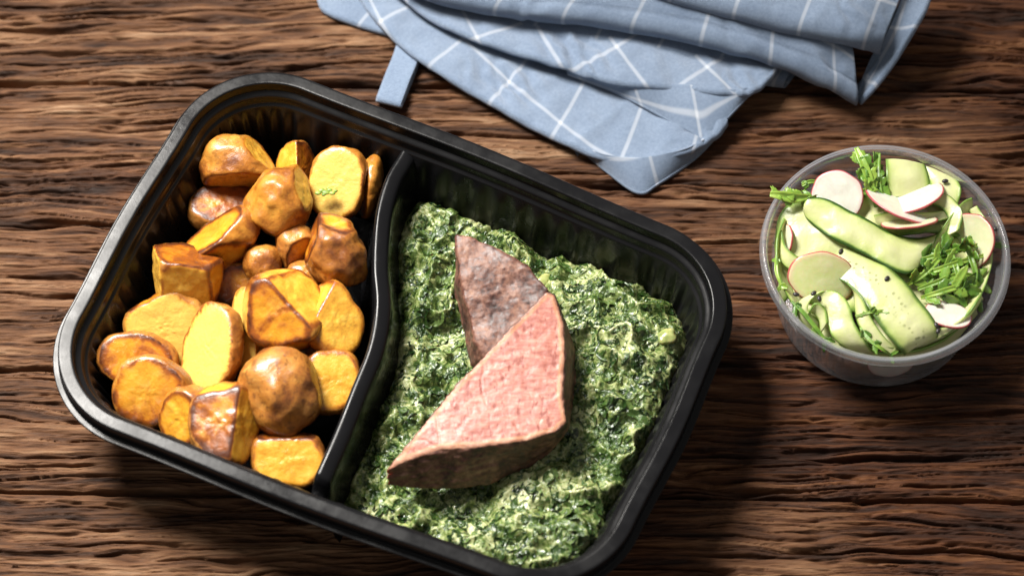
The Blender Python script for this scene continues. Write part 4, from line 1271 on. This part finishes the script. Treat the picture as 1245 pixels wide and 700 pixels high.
# broad lower layer
fold([(-65.1, 139.9, 6.0), (-53.9, 121.7, 6.5), (-40.8, 106.5, 6.5), (-25.7, 94.2, 6.0), (-10.7, 84.4, 6.0), (5.8, 73.5, 6.0), (22.1, 63.5, 6.0), (35.1, 57.4, 6.0), (49.7, 54.5, 7.0), (67.7, 58.1, 8.0), (80.4, 65.3, 8.0), (85.9, 71.9, 8.0)],
     [(-41.9, 162.2, 2.4), (-31.5, 149.8, 2.4), (-17.8, 137.5, 2.4), (-4.2, 129.3, 2.4), (9.3, 121.2, 2.4), (22.7, 115.2, 2.4), (36.0, 109.2, 2.4), (49.3, 105.2, 2.4), (59.2, 101.2, 2.4), (69.2, 99.3, 2.4), (75.9, 99.3, 2.4), (85.9, 99.3, 2.4)],
     roll=1.6, tuck=14, uv_rot=-.25, uv_off=(8, 3), bulge=.6, wrinkle=1.4, seed=30,
     crumple=(((0.8, 90.4, 7.0), 9, 1.5, .5, 7), ((-10.8, 93.5, 7.0), 8, 0.9, .2, 6), ((74.5, 66.5, 8.0), 9, 1.0, .9, 8)))
# middle layer, check running diagonally
fold([(-48.5, 134.3, 11.8), (-34.2, 120.6, 11.8), (-17.5, 110.5, 11.3), (2.5, 102.6, 11.3), (22.3, 95.1, 11.8), (38.7, 88.2, 12.8), (53.4, 86.0, 13.3), (68.2, 84.8, 13.3), (84.6, 82.5, 13.3), (95.1, 83.2, 13.3), (101.9, 88.3, 13.3), (106.5, 95.0, 13.3)],
     [(-41.6, 154.1, 8.0), (-27.9, 145.9, 8.0), (-11.0, 137.7, 8.0), (9.3, 133.6, 8.0), (26.1, 129.6, 8.0), (39.5, 126.3, 8.0), (52.8, 123.5, 8.0), (66.2, 120.7, 8.0), (79.5, 117.5, 8.0), (89.4, 115.1, 8.0), (96.0, 112.7, 8.0), (104.5, 108.7, 8.0)],
     roll=1.5, tuck=10, uv_rot=.70, uv_off=(2, 14), bulge=.6, wrinkle=1.5, seed=40,
     crumple=(((22.4, 104.3, 12.8), 10, 1.6, .4, 9), ((32.2, 96.5, 12.8), 8, 1.0, .7, 7), ((93.0, 86.7, 12.8), 8, 1.0, .3, 6)))
# hanging front of that layer
fold([(22.4, 95.2, 6.8), (38.9, 87.8, 6.8), (50.3, 81.1, 6.8), (62.3, 73.3, 7.0), (72.0, 66.9, 7.3), (77.1, 64.2, 7.3), (83.2, 70.4, 7.8), (93.0, 81.1, 9.3), (106.3, 95.0, 10.8)],
     [(22.3, 95.5, 11.2), (38.7, 89.0, 12.2), (53.5, 86.7, 12.7), (68.3, 85.5, 12.8), (79.7, 84.0, 12.8), (87.3, 83.2, 12.8), (93.9, 84.0, 12.8), (99.9, 87.5, 12.8), (105.8, 94.9, 12.8)], roll=.6, tuck=4, uv_rot=.1, uv_off=(9, 2), bulge=.4, wrinkle=.7, seed=50)
# long rolled band
fold([(-39.0, 131.1, 24.5), (-24.7, 124.7, 24.5), (-0.8, 119.9, 24.5), (22.3, 116.7, 24.5), (45.4, 114.0, 24.5), (65.1, 110.0, 24.5), (84.6, 104.5, 24.5), (104.2, 98.5, 23.5), (123.7, 90.7, 20.5), (137.5, 85.1, 14.0)],
     [(-20.9, 142.4, 24.5), (-4.2, 137.6, 24.5), (15.8, 134.4, 24.5), (39.0, 130.3, 24.5), (58.9, 126.3, 24.5), (78.6, 121.5, 24.5), (98.2, 115.2, 24.5), (114.4, 108.8, 24.5), (127.5, 104.6, 22.5), (135.4, 99.7, 20.5)],
     roll=5.8, tuck=18, uv_rot=0, uv_off=(3, 4), bulge=3.0, wrinkle=1.0, seed=60,
     crumple=(((91.0, 98.6, 24.5), 12, .8, .5, 12), ((123.4, 88.2, 22.5), 10, 1.0, .9, 9), ((5.8, 118.3, 24.5), 14, .9, .3, 12)))
# top roll
fold([(45.3, 129.5, 36.0), (61.5, 121.6, 36.0), (77.7, 116.0, 36.0), (93.9, 110.9, 36.0), (110.0, 106.2, 36.0), (126.2, 102.5, 35.0), (139.3, 100.4, 33.0), (149.1, 101.0, 28.0)],
     [(59.2, 156.0, 34.0), (75.6, 149.9, 34.0), (92.1, 145.8, 34.0), (108.5, 141.8, 34.0), (124.9, 139.0, 34.0), (141.3, 135.7, 34.0), (153.1, 132.4, 33.0), (161.6, 129.1, 32.0)],
     roll=6.0, tuck=20, uv_rot=0, uv_off=(17, 16.5), bulge=2.2, wrinkle=1.1, seed=70,
     crumple=(((136.2, 104.0, 34.0), 10, .8, .6, 9),))
# turned up right end, merging into the top roll
fold([(139.6, 81.9, 8.0), (146.0, 87.3, 13.0), (153.0, 95.2, 19.0), (159.5, 103.2, 27.0), (165.2, 113.7, 29.0), (169.9, 130.5, 30.0)],
     [(138.9, 85.3, 7.0), (141.3, 91.6, 10.0), (144.6, 98.4, 14.0), (148.7, 100.6, 25.0), (154.1, 111.4, 30.0), (159.7, 129.0, 31.0)], roll=1.4, tuck=6, uv_rot=.1, uv_off=(6, 7), bulge=-1.2, wrinkle=.5, seed=80)
# body of cloth below the upper layers
fold([(-21.0, 127.5, 11.0), (5.8, 115.5, 11.0), (32.4, 107.5, 11.0), (58.9, 102.0, 11.0), (78.7, 97.9, 10.0), (95.3, 96.2, 9.0), (111.8, 93.7, 8.0)],
     [(-7.6, 159.5, 12.0), (19.5, 155.4, 12.0), (46.5, 151.3, 12.0), (73.4, 147.2, 12.0), (100.3, 143.1, 12.0), (120.3, 139.0, 12.0), (140.3, 134.9, 12.0)], roll=4, tuck=20, uv_off=(5, 5), seed=90)

# hanging loop: a doubled strip of the same cotton
strip = catmull([(-38.5, 118.7, 2.6), (-41.1, 112.0, 3.0), (-43.5, 102.8, 3.6), (-46.1, 94.8, 3.8), (-48.2, 87.7, 3.8), (-49.5, 83.7, 3.4), (-49.5, 82.7, 2.4), (-48.6, 86.1, 1.4), (-45.5, 95.8, 1.0), (-41.1, 110.1, 1.0)], 60)
dd = np.gradient(strip, axis=0); dd /= np.linalg.norm(dd, axis=1, keepdims=True)
fx = np.array((-43.8, 81.6, 3.0)) - np.array((-54.5, 84.7, 3.0)); fx /= np.linalg.norm(fx)
tv = np.linspace(-5.3, 5.3, 11)
G = strip[:, None] + fx[None, None] * tv[None, :, None]
UV = np.stack(np.meshgrid(np.linspace(14, 60, 60) * 0 + 5, tv + 5, indexing='ij'), -1)
V, F, uv = slab(G, 1.2, UV)
link("hanging_loop", make_mesh("hanging_loop", V, F, uvs=uv, mats=[MAT_CLOTH]), towel)
